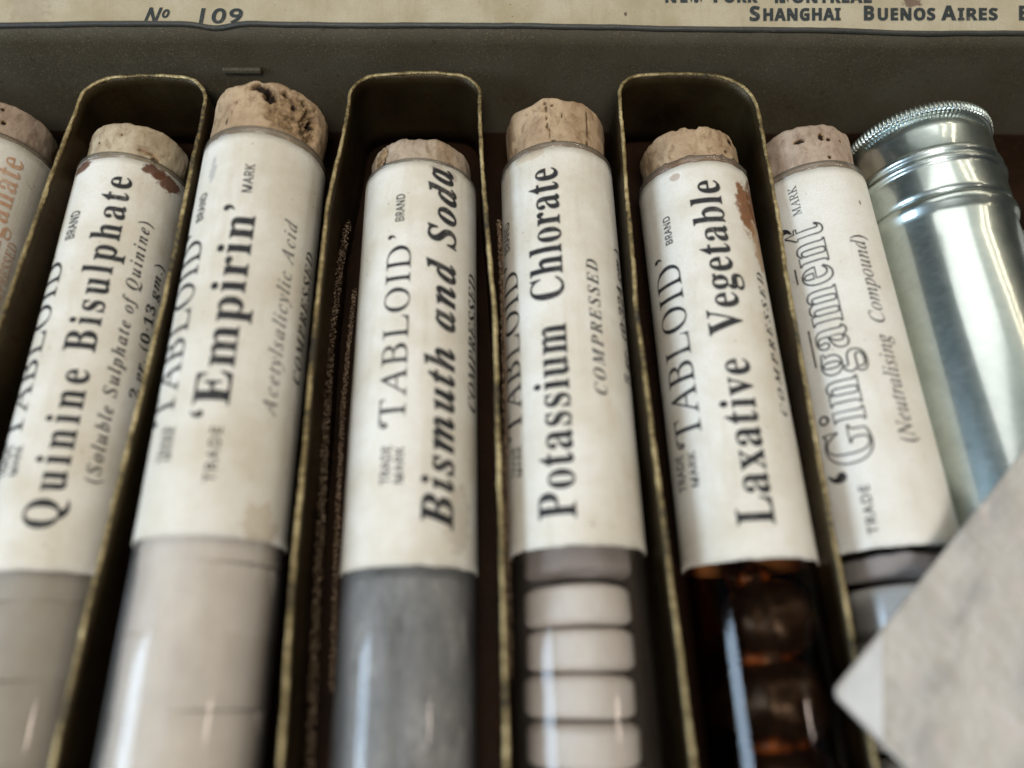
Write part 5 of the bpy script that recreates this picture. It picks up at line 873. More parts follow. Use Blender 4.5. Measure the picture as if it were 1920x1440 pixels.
def ribbon(contours, w):
    bm = bmesh.new()
    for c in contours:
        n_ = len(c)
        inner, outer = [], []
        for i in range(n_):
            a, b, e = c[i - 1], c[i], c[(i + 1) % n_]
            t1 = Vector((b[0] - a[0], b[1] - a[1])).normalized()
            t2 = Vector((e[0] - b[0], e[1] - b[1])).normalized()
            nn = Vector((-(t1.y + t2.y), t1.x + t2.x))
            nn = nn.normalized() if nn.length > 1e-6 else Vector((-t1.y, t1.x))
            inner.append(bm.verts.new((b[0] - nn.x * w / 2, b[1] - nn.y * w / 2, 0)))
            outer.append(bm.verts.new((b[0] + nn.x * w / 2, b[1] + nn.y * w / 2, 0)))
        for i in range(n_):
            j = (i + 1) % n_
            try:
                bm.faces.new((inner[i], inner[j], outer[j], outer[i]))
            except ValueError:
                pass
    return bm


def slice_y(bm, step):
    if not bm.verts:
        return
    lo, hi = min(v.co.y for v in bm.verts), max(v.co.y for v in bm.verts)
    y = math.ceil(lo / step) * step
    while y < hi:
        bmesh.ops.bisect_plane(bm, geom=bm.verts[:] + bm.edges[:] + bm.faces[:], plane_co=(0, y, 0), plane_no=(0, 1, 0), dist=1e-5)
        y += step


BIG = {'bold': 1.2, 'bital': 1.2, 'out': 1.1}
WEIGHT = {('bital', True): 0.009, ('bold', True): 0.003, ('sans', False): 0.002}
COND = {'bold': 0.90, 'rom': 1.12, 'ital': 1.0, 'bital': 1.0, 'sans': 0.86, 'out': 0.92, 'sansb': 1.0, 'sansi': 1.1}


def label_lettering(lines, r, parent, mat, y_off):
    for (txt, st, th, y0, y1, h) in lines:
        if st == 'bar':
            cs = [[(0, 0), (y1 - y0, 0), (y1 - y0, h), (0, h)]]
        elif st == 'ring':
            cs = [[(0.06 + q * math.cos(2 * PI * i / 20), 0.06 + q * math.sin(2 * PI * i / 20)) for i in range(20)] for q in (0.06, 0.042)]
        elif h < 0:
            h = -h
            cs = layout(txt, st, (y1 - y0), h, 0, 9)
        else:
            if h > 0.22:
                h *= BIG.get(st, 1.0) * (1.1 if 'Emp' in txt else 1.0)
            cs = layout(txt, st, y1 - y0, h, 0.03, COND[st] * (1.0 if h > 0.14 else 1.25) * (1.45 if 'Emp' in txt else 1.0))
        bm = ribbon(cs, 0.020) if st == 'out' else fill(cs, WEIGHT.get((st, h > 0.3), 0.0))
        slice_y(bm, 0.045)
        bm.verts.index_update()
        V, Fc = [], []
        for v in bm.verts:
            t_ = th - v.co.y / r
            V.append((r * math.sin(t_), y0 + v.co.x - y_off, r * math.cos(t_)))
        for f in bm.faces:
            ids = [v.index for v in f.verts]
            if st == 'out' and f.normal.z < 0:
                ids = ids[::-1]
            Fc.append(ids)
        bm.free()
        obj('lettering', V, Fc, mat, parent, False)


def flat_lettering(lines, parent, mat):
    for (txt, st, x0, x1, s, h, slope) in lines:
        cs = []
        if isinstance(txt, str):
            cs = [[(p + q * 0.2, q) for p, q in c] for c in layout(txt, st, x1 - x0, h, 0.06, 9)]
        else:  # runs of capitals and small capitals: (text, cap height, length)
            x = 0
            for tx, hh, ln in txt:
                up = 0.075 if tx == 'o' else 0.0
                cs += [[(p + x + (q * 0.2 if st == 'sansi' else 0), q + up) for p, q in c] for c in layout(tx, st, ln, hh, 0.05, 9)]
                x += ln + 0.03
        bm = fill(cs, 0.007)
        bm.verts.index_update()
        V = [H + Vector((x0 + v.co.x, 0, 0)) + d * (s + v.co.y + slope * v.co.x) + nrm * 0.0135 for v in bm.verts]
        Fc = [[v.index for v in f.verts] for f in bm.faces]
        bm.free()
        tinpart('lettering', V, Fc, mat, parent)


INK_LID = ink_mat('lid_ink', (0.020, 0.028, 0.030), (0.30, 0.27, 0.19), 0.66)
flat_lettering([
    ([('N', 0.20, 0.215), ('o', 0.135, 0.10)], 'sansi', -3.72, -3.30, 0.095, 0.165, 0.0),
    ('109', 'sansi', -3.05, -2.40, 0.100, 0.20, 0.0),
    ([('S', 0.195, 0.155), ('HANGHAI', 0.162, 1.11)], 'sansb', 4.58, 5.90, 0.192, 0.15, 0.014),
    ([('B', 0.195, 0.17), ('UENOS', 0.162, 0.84)], 'sansb', 6.19, 7.2, 0.212, 0.15, 0.010),
    ([('A', 0.195, 0.20), ('IRES', 0.162, 0.58)], 'sansb', 7.32, 8.14, 0.223, 0.15, 0.008),
    ([('B', 0.195, 0.17), ('OMBAY', 0.162, 0.90)], 'sansb', 8.42, 9.4, 0.233, 0.15, 0.0),
    ([('N', 0.195, 0.18), ('EW', 0.162, 0.34)], 'sansb', 3.39, 3.9, 0.435, 0.15, 0.01),
    ([('Y', 0.195, 0.17), ('ORK', 0.162, 0.47)], 'sansb', 4.02, 4.67, 0.442, 0.15, 0.01),
    ([('M', 0.195, 0.22), ('ONTREAL', 0.162, 1.14)], 'sansb', 4.93, 6.33, 0.445, 0.15, 0.01),
], lining, INK_LID)


# ------------------------------------------------------------------ vials
def make_cork(parent, r, y0, y1, pores, mat, seed, chip=0.0, taper=0.03):
    n, m = 220, 70
    V, Fc, A = [], [], []
    L = y1 - y0
    prof = []
    for i in range(m + 1):
        s = i / m
        y = y0 - 0.35 + (L + 0.35) * s
        rr = r * (1.0 + taper * s)
        dtop = y1 - y
        e = 0.09
        if dtop < e:
            q = 1 - dtop / e
            rr -= e * 0.75 * (1 - math.sqrt(max(0.0, 1 - q * q)))
        prof.append((rr, y))
    for q in (0.75, 0.45, 0.15):
        prof.append((prof[m][0] * q, y1 + 0.012 * (1 - q)))
    for (rr, y) in prof:
        for j in range(n):
            t_ = -PI + 2 * PI * j / n
            p = (math.sin(t_) * 1.6 + seed, y * 1.4, math.cos(t_) * 1.6)
            dr = 0.022 * fbm(p, 3) + 0.004 * fbm((p[0] * 7, p[1] * 5, p[2] * 7), 3)
            dy = 0.0
            if y > y0 + 0.5 * L:
                dy = (y - y0 - 0.5 * L) / (0.5 * L) * (0.035 * fbm((math.sin(t_) * 2.2, seed, math.cos(t_) * 2.2), 3) + chip * min(0.0, fbm((math.sin(t_) * 4 + 3, seed * 2, math.cos(t_) * 4), 2)))
            a_ = 0.0
            for pore in pores:
                pt, pf, rt, ry, dep = pore[:5]
                dark = pore[5] if len(pore) > 5 else 1.0
                py = y0 + L * pf
                jit = 0.55 * fbm((t_ * 9 + seed, y * 9, pf), 3)
                dd = ((t_ - pt) / rt) ** 2 + ((y - py) / ry) ** 2
                w = max(0.0, 1.0 - dd * (1.0 + jit)) if dd < 4 else 0.0
                if w > 0:
                    s_ = min(1.0, w * 2.2)
                    dr -= dep * s_ * (0.75 + 0.5 * fbm((t_ * 14, y * 14, seed), 3))
                    a_ = max(a_, s_ * dark)
            R = max(0.02, rr + dr * min(1.0, rr / r + 0.01))
            V.append((R * math.sin(t_), y + dy, R * math.cos(t_)))
            A.append(a_)
    rows_ = len(prof)
    for i in range(rows_ - 1):
        for j in range(n):
            a, b = i * n + j, i * n + (j + 1) % n
            Fc.append((a, b, b + n, a + n))
    cap(V, Fc, (rows_ - 1) * n, n)
    return obj('cork', V, Fc, mat, parent, True, attr=A)


def make_vial(key, label, paper, cork, pores, lines, contents=None, glass=GLASS, ink=INK, seed=1.0, chip=0.0, yend=-9.6, cork_r=0.885, lipchip=0.0, group='corked vials lying in the tin'):
    T_ = VIALS[key]
    r = T_['r']
    yl, yp, yc, yb = T_['ylab'], T_['ylip'], T_['ycork'], T_['ybot']
    root = thing('corked_vial', label, 'vial', (T_['x0'], 0, T_['z']), -math.atan(T_['sl']), group)
    # glass: outer wall, lip, inner wall, rounded foot
    prof = []
    for i in range(9):
        a = (PI / 2) * i / 8
        prof.append((max(0.02, (r - 0.012) * math.sin(a)), yend + 0.35 - 0.35 * math.cos(a)))
    y = yend + 0.6
    while y < yp - 0.09:
        prof.append((r - 0.012, y))
        y += 0.5
    prof += [(r - 0.012, yp - 0.07), (r - 0.004, yp - 0.05), (r + 0.004, yp - 0.025), (r - 0.002, yp - 0.006), (r - 0.025, yp), (r - 0.055, yp - 0.012), (r - 0.062, yp - 0.05), (r - 0.065, yp - 0.4), (r - 0.065, yend + 0.4), (0.02, yend + 0.1)]
    def wob(rr, yy, t_, i):
        if lipchip and yy > yp - 0.06:
            yy += lipchip * max(0.0, fbm((math.sin(t_) * 5 + seed, 1, math.cos(t_) * 5), 3))
        return rr, yy
    V, Fc, U = lathe(prof, 128, wob)
    obj('glass_tube', V, Fc, glass, root)
    # thick ground lip standing clear of the label
    q0, q1 = yl + 0.004, yp + 0.006
    V, Fc, U = lathe([(r - 0.055, q0), (r - 0.002, q0), (r + 0.006, q0 + 0.25 * (q1 - q0)), (r + 0.010, q0 + 0.6 * (q1 - q0)), (r + 0.004, q0 + 0.9 * (q1 - q0)), (r - 0.018, q1), (r - 0.055, q1 - 0.01)], 128, wob)
    obj('lip', V, Fc, GLASS_LIP, root)
    # paper label wound on the glass
    rl = r + 0.006
    prof = [(rl - 0.010, yb)]
    ny = 46
    for i in range(ny + 1):
        prof.append((rl, yb + (yl - yb) * i / ny))
    prof.append((rl - 0.010, yl))
    last = len(prof) - 1
    def wob2(rr, yy, t_, i):
        e = 0.016 * fbm((math.sin(t_) * 3 + seed, 4.0, math.cos(t_) * 3), 4)
        if i >= last - 1:
            yy += e
        elif i <= 1:
            yy += e * 0.8
        return rr + 0.0022 * fbm((t_ * 2.0, yy * 1.5, seed), 3), yy
    V, Fc, U = lathe(prof, 160, wob2)
    # drop the closing column so the wrap has an underside overlap
    lab = obj('label', V, Fc, paper, root, True, uvs=U)
    me = lab.data
    ul = me.uv_layers[0]
    for p in me.polygons:  # keep the wrap-around column continuous in u
        us = [ul.data[i].uv[0] for i in p.loop_indices]
        if max(us) - min(us) > rl * PI:
            for i in p.loop_indices:
                if ul.data[i].uv[0] > 0:
                    ul.data[i].uv[0] -= 2 * PI * rl
    label_lettering(lines, rl + 0.006, lab, ink, 0.0)
    make_cork(root, r * cork_r, yp, yc, pores, cork, seed, chip)
    return root


def LN(key):
    L_ = [tuple(x[1:]) for x in TEXT if x[0] == key]
    fix = []
    for (txt, st, th, y0, y1, h) in L_:
        if h is None:  # the big quotation marks hang at mid height of the capitals
            th, h = th + 0.40, -0.62
        if key == 'emp' and txt == 'COMPRESSED':
            th, h = 1.43, 0.16
        if key == 'ging' and txt == 'COMPRESSED':
            continue
        if key == 'pot' and txt.startswith('5'):
            h = 0.17
        fix.append((txt, st, th, y0, y1, h))
    if key == 'ging':
        fix += [('-', 'bar', -0.95, -2.00, -1.78, 0.022), ('-', 'bar', -0.94, -3.14, -2.65, 0.022), ('o', 'ring', -0.94, -3.86, -3.74, 0.12)]
    return fix


CREAM = (0.83, 0.785, 0.69)
BR = (0.13, 0.050, 0.022)
K_TAN = cork_mat('tan_cork', (0.52, 0.37, 0.225), (0.20, 0.115, 0.06), 1.0)
K_PALE = cork_mat('pale_cork', (0.55, 0.45, 0.30), (0.26, 0.175, 0.10), 4.0)
K_GREY = cork_mat('greyed_cork', (0.48, 0.375, 0.265), (0.20, 0.13, 0.085), 7.0)
K_PINK = cork_mat('faded_cork', (0.48, 0.365, 0.265), (0.22, 0.14, 0.095), 10.0)

make_vial('perm', 'corked vial at the far left edge with a faded orange lettered label', paper_mat('label_paper_orange_print', (0.80, 0.75, 0.65), [], 2.0),
          K_PINK, [(0.55, 0.75, 0.05, 0.03, 0.02), (0.62, 0.40, 0.06, 0.04, 0.03)], LN('perm'), ink=INK_RED, seed=2.0)
make_vial('quin', 'corked vial labelled Quinine Bisulphate with brown stains at the top of its label', paper_mat('label_paper_brown_stained', CREAM,
          [(-0.42, -0.29, 0.20, 0.10, BR, 0.95), (0.55, -0.27, 0.17, 0.12, BR, 0.95), (0.75, -0.34, 0.22, 0.13, BR, 0.95), (-0.15, -0.21, 0.25, 0.025, (0.22, 0.12, 0.08), 0.7)], 5.0),
          K_PALE, [(0.05, 0.62, 0.03, 0.025, 0.02), (0.62, 0.25, 0.22, 0.03, 0.03, 0.6), (0.80, 0.15, 0.10, 0.05, 0.04, 0.8), (-0.42, 0.42, 0.04, 0.025, 0.012)], LN('quin'), seed=5.0)
make_vial('emp', 'corked vial with a tall crumbling cork broken away at its right side', paper_mat('label_paper_scuffed', CREAM,
          [(-0.42, -0.66, 0.07, 0.20, (0.25, 0.25, 0.25), 0.45), (0.72, -5.0, 0.25, 0.3, (0.5, 0.36, 0.2), 0.5)], 8.0),
          K_TAN, [(0.08, 0.84, 0.20, 0.075, 0.11), (0.25, 0.68, 0.12, 0.12, 0.18), (0.75, 0.45, 0.62, 0.34, 0.035, 0.42), (0.50, 0.80, 0.06, 0.055, 0.08), (0.68, 0.64, 0.06, 0.07, 0.08),
                  (0.86, 0.80, 0.04, 0.05, 0.06), (0.50, 0.30, 0.30, 0.12, 0.03, 0.5), (1.05, 0.40, 0.20, 0.30, 0.10, 0.6), (1.15, 0.55, 0.10, 0.12, 0.16), (-0.35, 0.55, 0.02, 0.05, 0.02), (-0.5, 0.22, 0.02, 0.10, 0.015)], LN('emp'), glass=GLASS_MILKY, seed=11.0, chip=0.06, cork_r=0.935)
make_vial('bis', 'corked vial labelled Bismuth and Soda in fat italics with dull grey contents', paper_mat('label_paper_worn', CREAM,
          [(0.27, -0.44, 0.14, 0.06, (0.52, 0.42, 0.32), 0.6), (0.47, -0.48, 0.12, 0.08, (0.50, 0.42, 0.33), 0.8), (0.62, -4.9, 0.25, 0.4, (0.46, 0.38, 0.25), 0.5)], 14.0),
          K_GREY, [(-0.85, 0.50, 0.24, 0.20, 0.03, 0.5), (-0.80, 0.35, 0.08, 0.06, 0.04), (0.72, 0.12, 0.12, 0.06, 0.05), (0.55, 0.5, 0.25, 0.25, 0.0, 0.25)], LN('bis'), glass=GLASS_DUSTY, seed=14.0, chip=0.05)
make_vial('pot', 'corked vial labelled Potassium Chlorate with loose white tablets showing below the label', paper_mat('label_paper_plain', CREAM, [(-0.45, -0.2, 0.25, 0.08, (0.55, 0.40, 0.24), 0.5)], 17.0),
          K_TAN, [(-0.27, 0.86, 0.05, 0.04, 0.02, 0.8), (-0.24, 0.74, 0.025, 0.06, 0.02, 0.8), (-0.25, 0.58, 0.030, 0.05, 0.025, 0.9), (-0.24, 0.40, 0.018, 0.10, 0.018, 0.8), (-0.20, 0.24, 0.018, 0.10, 0.018, 0.8),
                  (-0.13, 0.10, 0.05, 0.03, 0.03), (0.60, 0.55, 0.018, 0.30, 0.02), (0.58, 0.12, 0.03, 0.08, 0.03), (0.33, 0.10, 0.03, 0.02, 0.02), (0.05, 0.60, 0.015, 0.05, 0.012), (-0.13, 0.80, 0.03, 0.02, 0.02)],
          LN('pot'), seed=17.0, cork_r=0.885, glass=GLASS_HAZY)
make_vial('lax', 'corked vial labelled Laxative Vegetable with dark brown pills below a stained label', paper_mat('label_paper_tea_stained', CREAM,
          [(0.50, -0.98, 0.20, 0.46, (0.24, 0.095, 0.032), 0.95), (0.66, -1.45, 0.17, 0.50, (0.42, 0.24, 0.11), 0.75), (0.75, -0.8, 0.2, 0.4, (0.20, 0.08, 0.03), 0.9), (-0.45, -0.50, 0.08, 0.06, (0.3, 0.16, 0.08), 0.5)], 20.0),
          K_TAN, [(0.50, 0.30, 0.05, 0.035, 0.03), (0.75, 0.72, 0.12, 0.06, 0.02)], LN('lax'), glass=GLASS_AMBER, seed=20.0, chip=0.09, lipchip=0.10)
make_vial('ging', 'corked vial with open outlined lettering beside the aluminium tube', paper_mat('label_paper_clean', (0.84, 0.80, 0.715), [(0.30, -0.955, 0.018, 0.04, (0.2, 0.12, 0.08), 0.9)], 23.0, 0.7),
          K_PINK, [(-0.42, 0.60, 0.13, 0.045, 0.05), (0.02, 0.66, 0.07, 0.07, 0.06), (0.14, 0.58, 0.06, 0.03, 0.03), (0.10, 0.17, 0.045, 0.035, 0.03), (0.45, 0.62, 0.03, 0.03, 0.02)], LN('ging'), seed=23.0)


# ------------------------------------------------------------------ what the vials hold
def tablet_mesh(r, th, dome, rough=0.0, seed=0.0, n=96, e=0.07):
    prof = [(0.001, -th / 2 - dome)]
    for i in range(1, 9):
        q = i / 8 * (r - e)
        prof.append((q, -th / 2 - dome * (1 - (q / r) ** 2)))
    for i in range(1, 7):
        a = PI / 2 * i / 6
        prof.append((r - e + e * math.sin(a), -th / 2 + e * (1 - math.cos(a)) * 0.9))
    half = prof[:]
    prof = half + [(q, -y) for q, y in half[::-1]]
    def wob(rr, yy, t_, i):
        if rough:
            rr *= 1 + rough * fbm((math.sin(t_) * 2 + seed, yy * 2.5, math.cos(t_) * 2), 3)
            yy += rough * 0.5 * fbm((math.sin(t_) * rr * 3, seed, math.cos(t_) * rr * 3), 3)
        return rr, yy
    return lathe(prof, n, wob)


def chalk(name, c, rough=0.75):
    k = Mat(name)
    o = k.coord('Object')
    n1, n2 = k.noise(o, 3.0, 6, 0.6), k.noise(o, 26, 5, 0.7)
    col = k.mix(k.ramp(n1, [(0.4, 0.0), (0.75, 0.8)]), c, (c[0] * 0.84, c[1] * 0.80, c[2] * 0.76))
    col = k.mix(k.ramp(n2, [(0.25, 0.4), (0.45, 0.0)]), col, (c[0] * 0.72, c[1] * 0.68, c[2] * 0.62))
    k.set(Base_Color=col, Roughness=rough)
    k.bump(n2, 0.3, 0.015)
    return k.m


def stack(key, n, y_first, step, r, th, dome, mat, labels, group, zoff=-0.06, rough=0.0, cat='tablet', name='tablet', jit=0.03, e=0.03):
    T_ = VIALS[key]
    for i in range(n):
        V, Fc, U = tablet_mesh(r, th, dome, rough, i * 3.7 + 1, 96, e)
        o = obj(name, V, Fc, mat)
        y = y_first - step * i
        o.location = (T_['x0'] + T_['sl'] * y + rnd.uniform(-jit, jit), y, T_['z'] + zoff + rnd.uniform(-jit, 0) * 0.5)
        o.rotation_euler = (rnd.uniform(-0.05, 0.05), rnd.uniform(-3, 3), rnd.uniform(-0.05, 0.05))
        tag(o, labels[i], cat, group)


ORD = ['first', 'second', 'third', 'fourth', 'fifth', 'sixth']
stack('pot', 5, -5.80, 0.450, 0.585, 0.385, 0.035, chalk('white_tablet', (0.84, 0.79, 0.75), 0.5), ['white rounded tablet, %s below the Potassium Chlorate label' % q for q in ORD], 'loose white tablets under the Potassium Chlorate label', -0.08, rough=0.012, jit=0.06, e=0.085)
stack('emp', 6, -5.04, 0.675, 0.70, 0.694, 0.0, chalk('cream_tablet', (0.86, 0.80, 0.725)), ['thick off-white tablet, %s below the label of the vial with the crumbling cork' % q for q in ORD], 'thick tablets in the vial with the crumbling cork', -0.02, 0.018, jit=0.012, e=0.028)
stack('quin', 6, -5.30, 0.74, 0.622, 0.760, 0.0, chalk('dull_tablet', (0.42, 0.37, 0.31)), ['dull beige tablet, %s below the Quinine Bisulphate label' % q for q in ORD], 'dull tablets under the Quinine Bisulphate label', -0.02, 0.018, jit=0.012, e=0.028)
stack('ging', 4, -5.95, 0.56, 0.66, 0.50, 0.03, chalk('bright_white_tablet', (0.80, 0.77, 0.74), 0.45), ['bright white tablet in the vial beside the aluminium tube, %s below its label' % q for q in ORD], 'white tablets in the vial with outlined lettering', -0.02, e=0.10)
# cotton stopper above the white tablets
V, Fc, U = tablet_mesh(0.64, 0.24, 0.03, 0.04, 9.0)
o = obj('wadding', V, Fc, chalk('grey_wadding', (0.36, 0.315, 0.30)))
WAD = o.data.materials[0]
o.location = (VIALS['ging']['x0'] + VIALS['ging']['sl'] * -5.5, -5.48, 0)
tag(o, 'grey wad between the white tablets and the label of the vial with outlined lettering', 'wadding')
V, Fc, U = tablet_mesh(0.60, 0.30, 0.03, 0.04, 4.0)
o = obj('wadding', V, Fc, WAD)
o.location = (VIALS['pot']['x0'], -5.33, -0.04)
tag(o, 'grey wad above the loose white tablets of the Potassium Chlorate vial', 'wadding')
# grey powder
k = Mat('grey_powder')
oc = k.coord('Object', scale=(1, 0.45, 1))
n1 = k.noise(oc, 3.0, 9, 0.75)
k.set(Base_Color=k.ramp(n1, [(0.36, (0.070, 0.070, 0.072)), (0.46, (0.22, 0.218, 0.215)), (0.57, (0.37, 0.36, 0.345)), (0.66, (0.62, 0.60, 0.58))]), Roughness=0.9)
k.bump(k.noise(oc, 12, 6, 0.7), 0.5, 0.04)
prof = [(0.01, -5.50)] + [(0.66, -5.52 - 0.06 * i) for i in range(66)] + [(0.01, -9.5)]
V, Fc, U = lathe(prof[::-1], 96, lambda rr, yy, t_, i: (rr * (1 + 0.05 * fbm((math.sin(t_) * 2, yy, math.cos(t_) * 2), 3)) - 0.13 * max(0.0, 1 - ((t_ + 0.06) / 0.10) ** 2) * (yy < -5.9), yy))
o = obj('powder', V, Fc, k.m)
o.location = (VIALS['bis']['x0'], 0, 0)
tag(o, 'dull grey powder filling the vial labelled Bismuth and Soda', 'powder')
# dark pills
k = Mat('dark_pill')
oc = k.coord('Object')
n1, n2 = k.noise(oc, 3.5, 7, 0.65), k.noise(oc, 1.2, 4, 0.5)
tcn = k.n('ShaderNodeTexCoord')
sx = k.n('ShaderNodeSeparateXYZ')
k.l(tcn.outputs['Object'], sx.inputs[0])
ends = k.math('ABSOLUTE', sx.outputs[1])
f = k.math('ADD', ends, k.math('MULTIPLY', k.math('SUBTRACT', n1, 0.5), 0.6))
col = k.mix(k.ramp(n1, [(0.4, 0.0), (0.7, 1.0)]), (0.008, 0.005, 0.004), (0.026, 0.016, 0.010))
col = k.mix(k.ramp(f, [(0.38, 0.0), (0.50, 0.7)]), col, (0.14, 0.045, 0.009))
k.b.inputs['Specular IOR Level'].default_value = 0.5
k.set(Base_Color=col, Roughness=0.28)
k.bump(n1, 0.5, 0.05)
PILL = k.m
for i in range(4):
    r_ = (0.49, 0.57, 0.58, 0.58)[i]
    V, Fc, U = lathe([(max(0.002, r_ * math.sin(PI * j / 28) ** 0.8), -0.43 * math.cos(PI * j / 28)) for j in range(29)], 72,
                     lambda rr, yy, t_, q: (rr * (1 + 0.10 * fbm((math.sin(t_) * 1.7 + i * 5, yy * 2, math.cos(t_) * 1.7), 3)), yy * (1 + 0.06 * fbm((rr * 3, i, t_), 2))))
    o = obj('pill', V, Fc, PILL)
    y = -5.97 - 0.815 * i
    T_ = VIALS['lax']
    o.location = (T_['x0'] + T_['sl'] * y + (0.15, 0.08, 0.07, 0.07)[i], y, 0.0)
    tag(o, 'dark brown pill with orange ends, %s below the Laxative Vegetable label' % ORD[i], 'pill', 'dark pills under the Laxative Vegetable label')

# sticky orange residue caught between the pills
k = Mat('orange_residue')
n1 = k.noise(k.coord('Object'), 5.0, 5, 0.6)
k.set(Base_Color=k.ramp(n1, [(0.44, (0.014, 0.006, 0.004)), (0.58, (0.17, 0.052, 0.009)), (0.74, (0.46, 0.16, 0.028))]), Roughness=0.35)
k.bump(n1, 0.5, 0.03)
for i, (yy_, rr_, dx) in enumerate([(-5.53, 0.26, -0.02), (-6.375, 0.33, 0.0), (-7.19, 0.36, 0.0)]):
    V, Fc, U = lathe([(max(0.01, rr_ * math.sin(PI * j / 12) ** 0.6), -0.13 * math.cos(PI * j / 12)) for j in range(13)], 60,
                     lambda rr, yy, t_, q: (rr * (1 + 0.18 * fbm((math.sin(t_) * 1.3 + i * 3, yy * 3, math.cos(t_) * 1.3), 2)), yy * (1 + 0.5 * fbm((math.sin(t_) * 3, i * 2.0, math.cos(t_) * 3), 2))))
    o = obj('residue', V, Fc, k.m)
    o.location = (VIALS['lax']['x0'] + VIALS['lax']['sl'] * yy_ + dx, yy_, 0.02)
    tag(o, ('orange residue above the first dark pill', 'orange residue between the first and second dark pills', 'orange residue between the second and third dark pills')[i], 'residue', 'orange residue around the dark pills')

# ------------------------------------------------------------------ aluminium tube
k = Mat('brushed_aluminium')
oc = k.coord('Object', scale=(1, 6, 1))
o2 = k.coord('Object')
nb, ns_ = k.noise(oc, 9, 6, 0.7), k.noise(o2, 5, 7, 0.7)
k.set(Base_Color=k.ramp(ns_, [(0.35, (0.43, 0.51, 0.475)), (0.70, (0.58, 0.635, 0.60))]), Metallic=1.0, Roughness=k.ramp(nb, [(0.3, 0.30), (0.7, 0.42)]))
k.bump(k.math('ADD', nb, ns_), 0.06, 0.02)
sharp = k.n('ShaderNodeBsdfGlossy')
sharp.inputs['Color'].default_value = (0.62, 0.65, 0.62, 1)
sharp.inputs['Roughness'].default_value = 0.13
mx = k.n('ShaderNodeMixShader')
mx.inputs[0].default_value = 0.38
k.l(k.b.outputs[0], mx.inputs[1])
k.l(sharp.outputs[0], mx.inputs[2])
k.l(mx.outputs[0], k.out.inputs['Surface'])
ALU = k.m
tube = thing('aluminium_tube', 'silver aluminium tube with a ribbed screw cap at the right end of the row', 'tube', (6.97, 0, 0.15), 0.0)
R0 = 0.885
prof = [(0.02, -9.6), (0.8, -9.6), (R0, -9.5)] + [(R0, -9.2 + 0.4 * i) for i in range(20)] + [(R0, -1.26)]
prof += [(R0 + 0.01, -1.20), (R0 + 0.035, -1.15), (R0 + 0.05, -1.10), (R0 + 0.045, -1.05), (R0 + 0.02, -1.005), (R0 + 0.004, -0.99)]
V, Fc, U = lathe(prof, 160)
obj('body', V, Fc, ALU, tube)
Rc = R0 + 0.02
prof = [(R0, -0.985), (Rc, -0.97), (Rc + 0.004, -0.90), (Rc + 0.004, -0.58)]
def bead(y0, y1, h):
    return [(Rc + 0.004 + h * math.sin(PI * q / 8), y0 + (y1 - y0) * q / 8) for q in range(9)]
prof += bead(-0.56, -0.44, 0.040) + [(Rc - 0.006, -0.425)] + bead(-0.41, -0.31, 0.030) + [(Rc, -0.29), (Rc, 0.0), (Rc - 0.002, 0.19), (Rc - 0.02, 0.205), (Rc - 0.02, 0.36), (0.5, 0.37), (0.02, 0.37)]
V, Fc, U = lathe(prof, 160)
cp = obj('cap', V, Fc, ALU, tube)
nk = 104
n = nk * 6
def knurl(rr, yy, t_, i):
    w = 0.5 + 0.5 * math.cos(t_ * nk)
    return rr + (0.030 * w if 0 < i < 7 else 0), yy
V, Fc, U = lathe([(Rc - 0.02, 0.207), (Rc + 0.005, 0.213), (Rc + 0.022, 0.235), (Rc + 0.028, 0.27), (Rc + 0.028, 0.31), (Rc + 0.018, 0.345), (Rc - 0.002, 0.362), (Rc - 0.04, 0.366)], n, knurl)
obj('knurled_rim', V, Fc, ALU, cp)

# ------------------------------------------------------------------ rolled cotton at the right edge
k = Mat('cotton')
oc = k.coord('Object')
n1 = k.noise(oc, 6, 8, 0.75)
k.set(Base_Color=k.ramp(n1, [(0.3, (0.52, 0.48, 0.42)), (0.65, (0.78, 0.75, 0.70))]), Roughness=0.95)
k.bump(n1, 0.7, 0.06)
prof = [(0.01, -9.5), (0.72, -9.4)] + [(0.75, -9.1 + 0.3 * i) for i in range(27)] + [(0.75 * math.cos(a * PI / 16), -1.20 + 0.62 * math.sin(a * PI / 16)) for a in range(1, 8)] + [(0.01, -0.58)]
V, Fc, U = lathe(prof, 120, lambda rr, yy, t_, i: (rr * (1 + 0.05 * fbm((math.sin(t_) * 3, yy * 2.4, math.cos(t_) * 3), 4)), yy + 0.03 * fbm((t_ * 2, yy * 3, 1), 3)))
o = obj('cotton_roll', V, Fc, k.m)
o.location = (8.98, 0.0, 0.05)
tag(o, 'soft white cotton roll just showing at the right edge beside the aluminium tube', 'cotton roll')

# ------------------------------------------------------------------ pale card lying across the right-hand tubes
k = Mat('mottled_card')
uv = k.coord('UV')
stc = k.coord('UV', scale=(0.4, 1.1, 1))
n1, n2, n3 = k.noise(uv, 1.3, 6, 0.6), k.noise(stc, 1.6, 5, 0.6), k.noise(uv, 3.4, 5, 0.6)
col = k.mix(k.ramp(n1, [(0.40, 0.0), (0.62, 1.0)]), (0.56, 0.515, 0.445), (0.46, 0.42, 0.365))
col = k.mix(k.ramp(n2, [(0.48, 0.0), (0.62, 0.9)]), col, (0.37, 0.345, 0.31))
col = k.mix(k.ramp(n3, [(0.55, 0.0), (0.66, 0.85)]), col, (0.56, 0.49, 0.435))
vo = k.n('ShaderNodeTexVoronoi')
vo.inputs['Scale'].default_value = 0.85
k.l(uv, vo.inputs['Vector'])
col = k.mix(k.ramp(vo.outputs['Distance'], [(0.08, 0.8), (0.22, 0.0)]), col, (0.34, 0.23, 0.14))
k.set(Base_Color=col, Roughness=0.38, Subsurface_Weight=0.35)
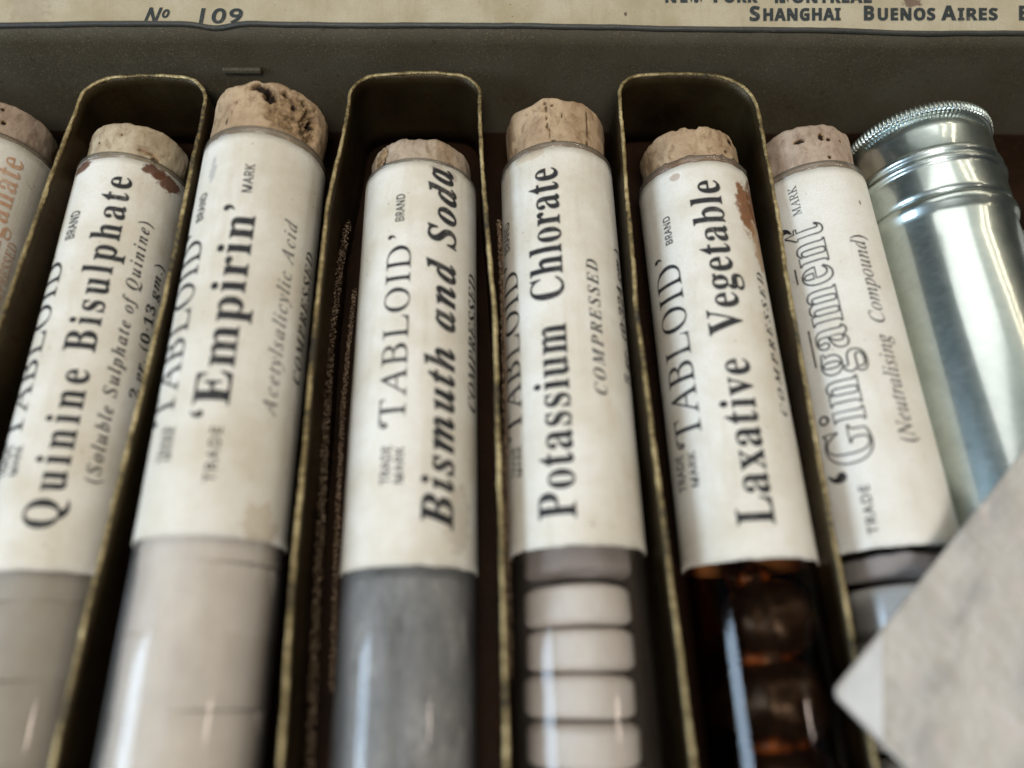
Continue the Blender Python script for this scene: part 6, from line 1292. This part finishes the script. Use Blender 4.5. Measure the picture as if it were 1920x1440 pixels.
k.b.inputs['Subsurface Radius'].default_value = (0.25, 0.2, 0.15)
k.bump(k.math('ADD', k.math('MULTIPLY', n1, 1.6), n2), 0.40, 0.22)
CARD = k.m
A_ = Vector((4.09, -6.72))
d1 = Vector((2.52, 2.38)).normalized()
d2 = Vector((0.54, -0.64)).normalized()
out = []
rc = 0.10
for i in range(9):
    a = PI / 2 * i / 8
    out.append((rc - rc * math.sin(a), rc - rc * math.cos(a)))
out = out[::-1]
out = [(0.0, 4.0)] + [(p, q) for p, q in [(rc - rc * math.cos(PI / 2 * i / 8), rc - rc * math.sin(PI / 2 * i / 8)) for i in range(9)]] + [(7.0, 0.0), (7.0, 4.0)]
ZC = 1.075
V, U = [], []
n = len(out)
for z in (ZC, ZC + 0.07):
    for p, q in out:
        P = A_ + d1 * p + d2 * q
        V.append((P.x - A_.x, P.y - A_.y, z - ZC))
        U.append((p, q))
Fc = [tuple(range(n)), tuple(range(2 * n - 1, n - 1, -1))] + [(i, n + i, n + (i + 1) % n, (i + 1) % n) for i in range(n)]
o = obj('card', V, Fc, CARD, None, False, uvs=U)
bm = bmesh.new()
bm.from_mesh(o.data)
bmesh.ops.recalc_face_normals(bm, faces=bm.faces[:])
bm.to_mesh(o.data)
bm.free()
bevel(o, 0.018, 3)
o.location = (A_.x, A_.y, 0.90)
o.rotation_euler = (0, -math.radians(3.6), 0)
tag(o, 'pale mottled card with a light folded corner lying across the tubes at lower right', 'card')
k = Mat('light_fold')
n1 = k.noise(k.coord('Object'), 3.0, 5)
k.set(Base_Color=k.ramp(n1, [(0.35, (0.55, 0.54, 0.51)), (0.7, (0.66, 0.65, 0.62))]), Roughness=0.4)
fold = [(0.035, 0.12), (0.06, 0.05), (0.12, 0.025), (0.78, 0.02), (0.025, 0.58)]
fold = [(0.022, 0.56), (0.024, 0.13), (0.05, 0.05), (0.13, 0.024), (0.77, 0.022)]
V = []
for z in (0.0715, 0.083):
    for p, q in fold:
        P = d1 * p + d2 * q
        V.append((P.x, P.y, z))
n = len(fold)
Fc = [tuple(range(n)), tuple(range(2 * n - 1, n - 1, -1))] + [(i, n + i, n + (i + 1) % n, (i + 1) % n) for i in range(n)]
f_ = obj('folded_corner', V, Fc, k.m, o, False)
bm = bmesh.new()
bm.from_mesh(f_.data)
bmesh.ops.recalc_face_normals(bm, faces=bm.faces[:])
bm.to_mesh(f_.data)
bm.free()
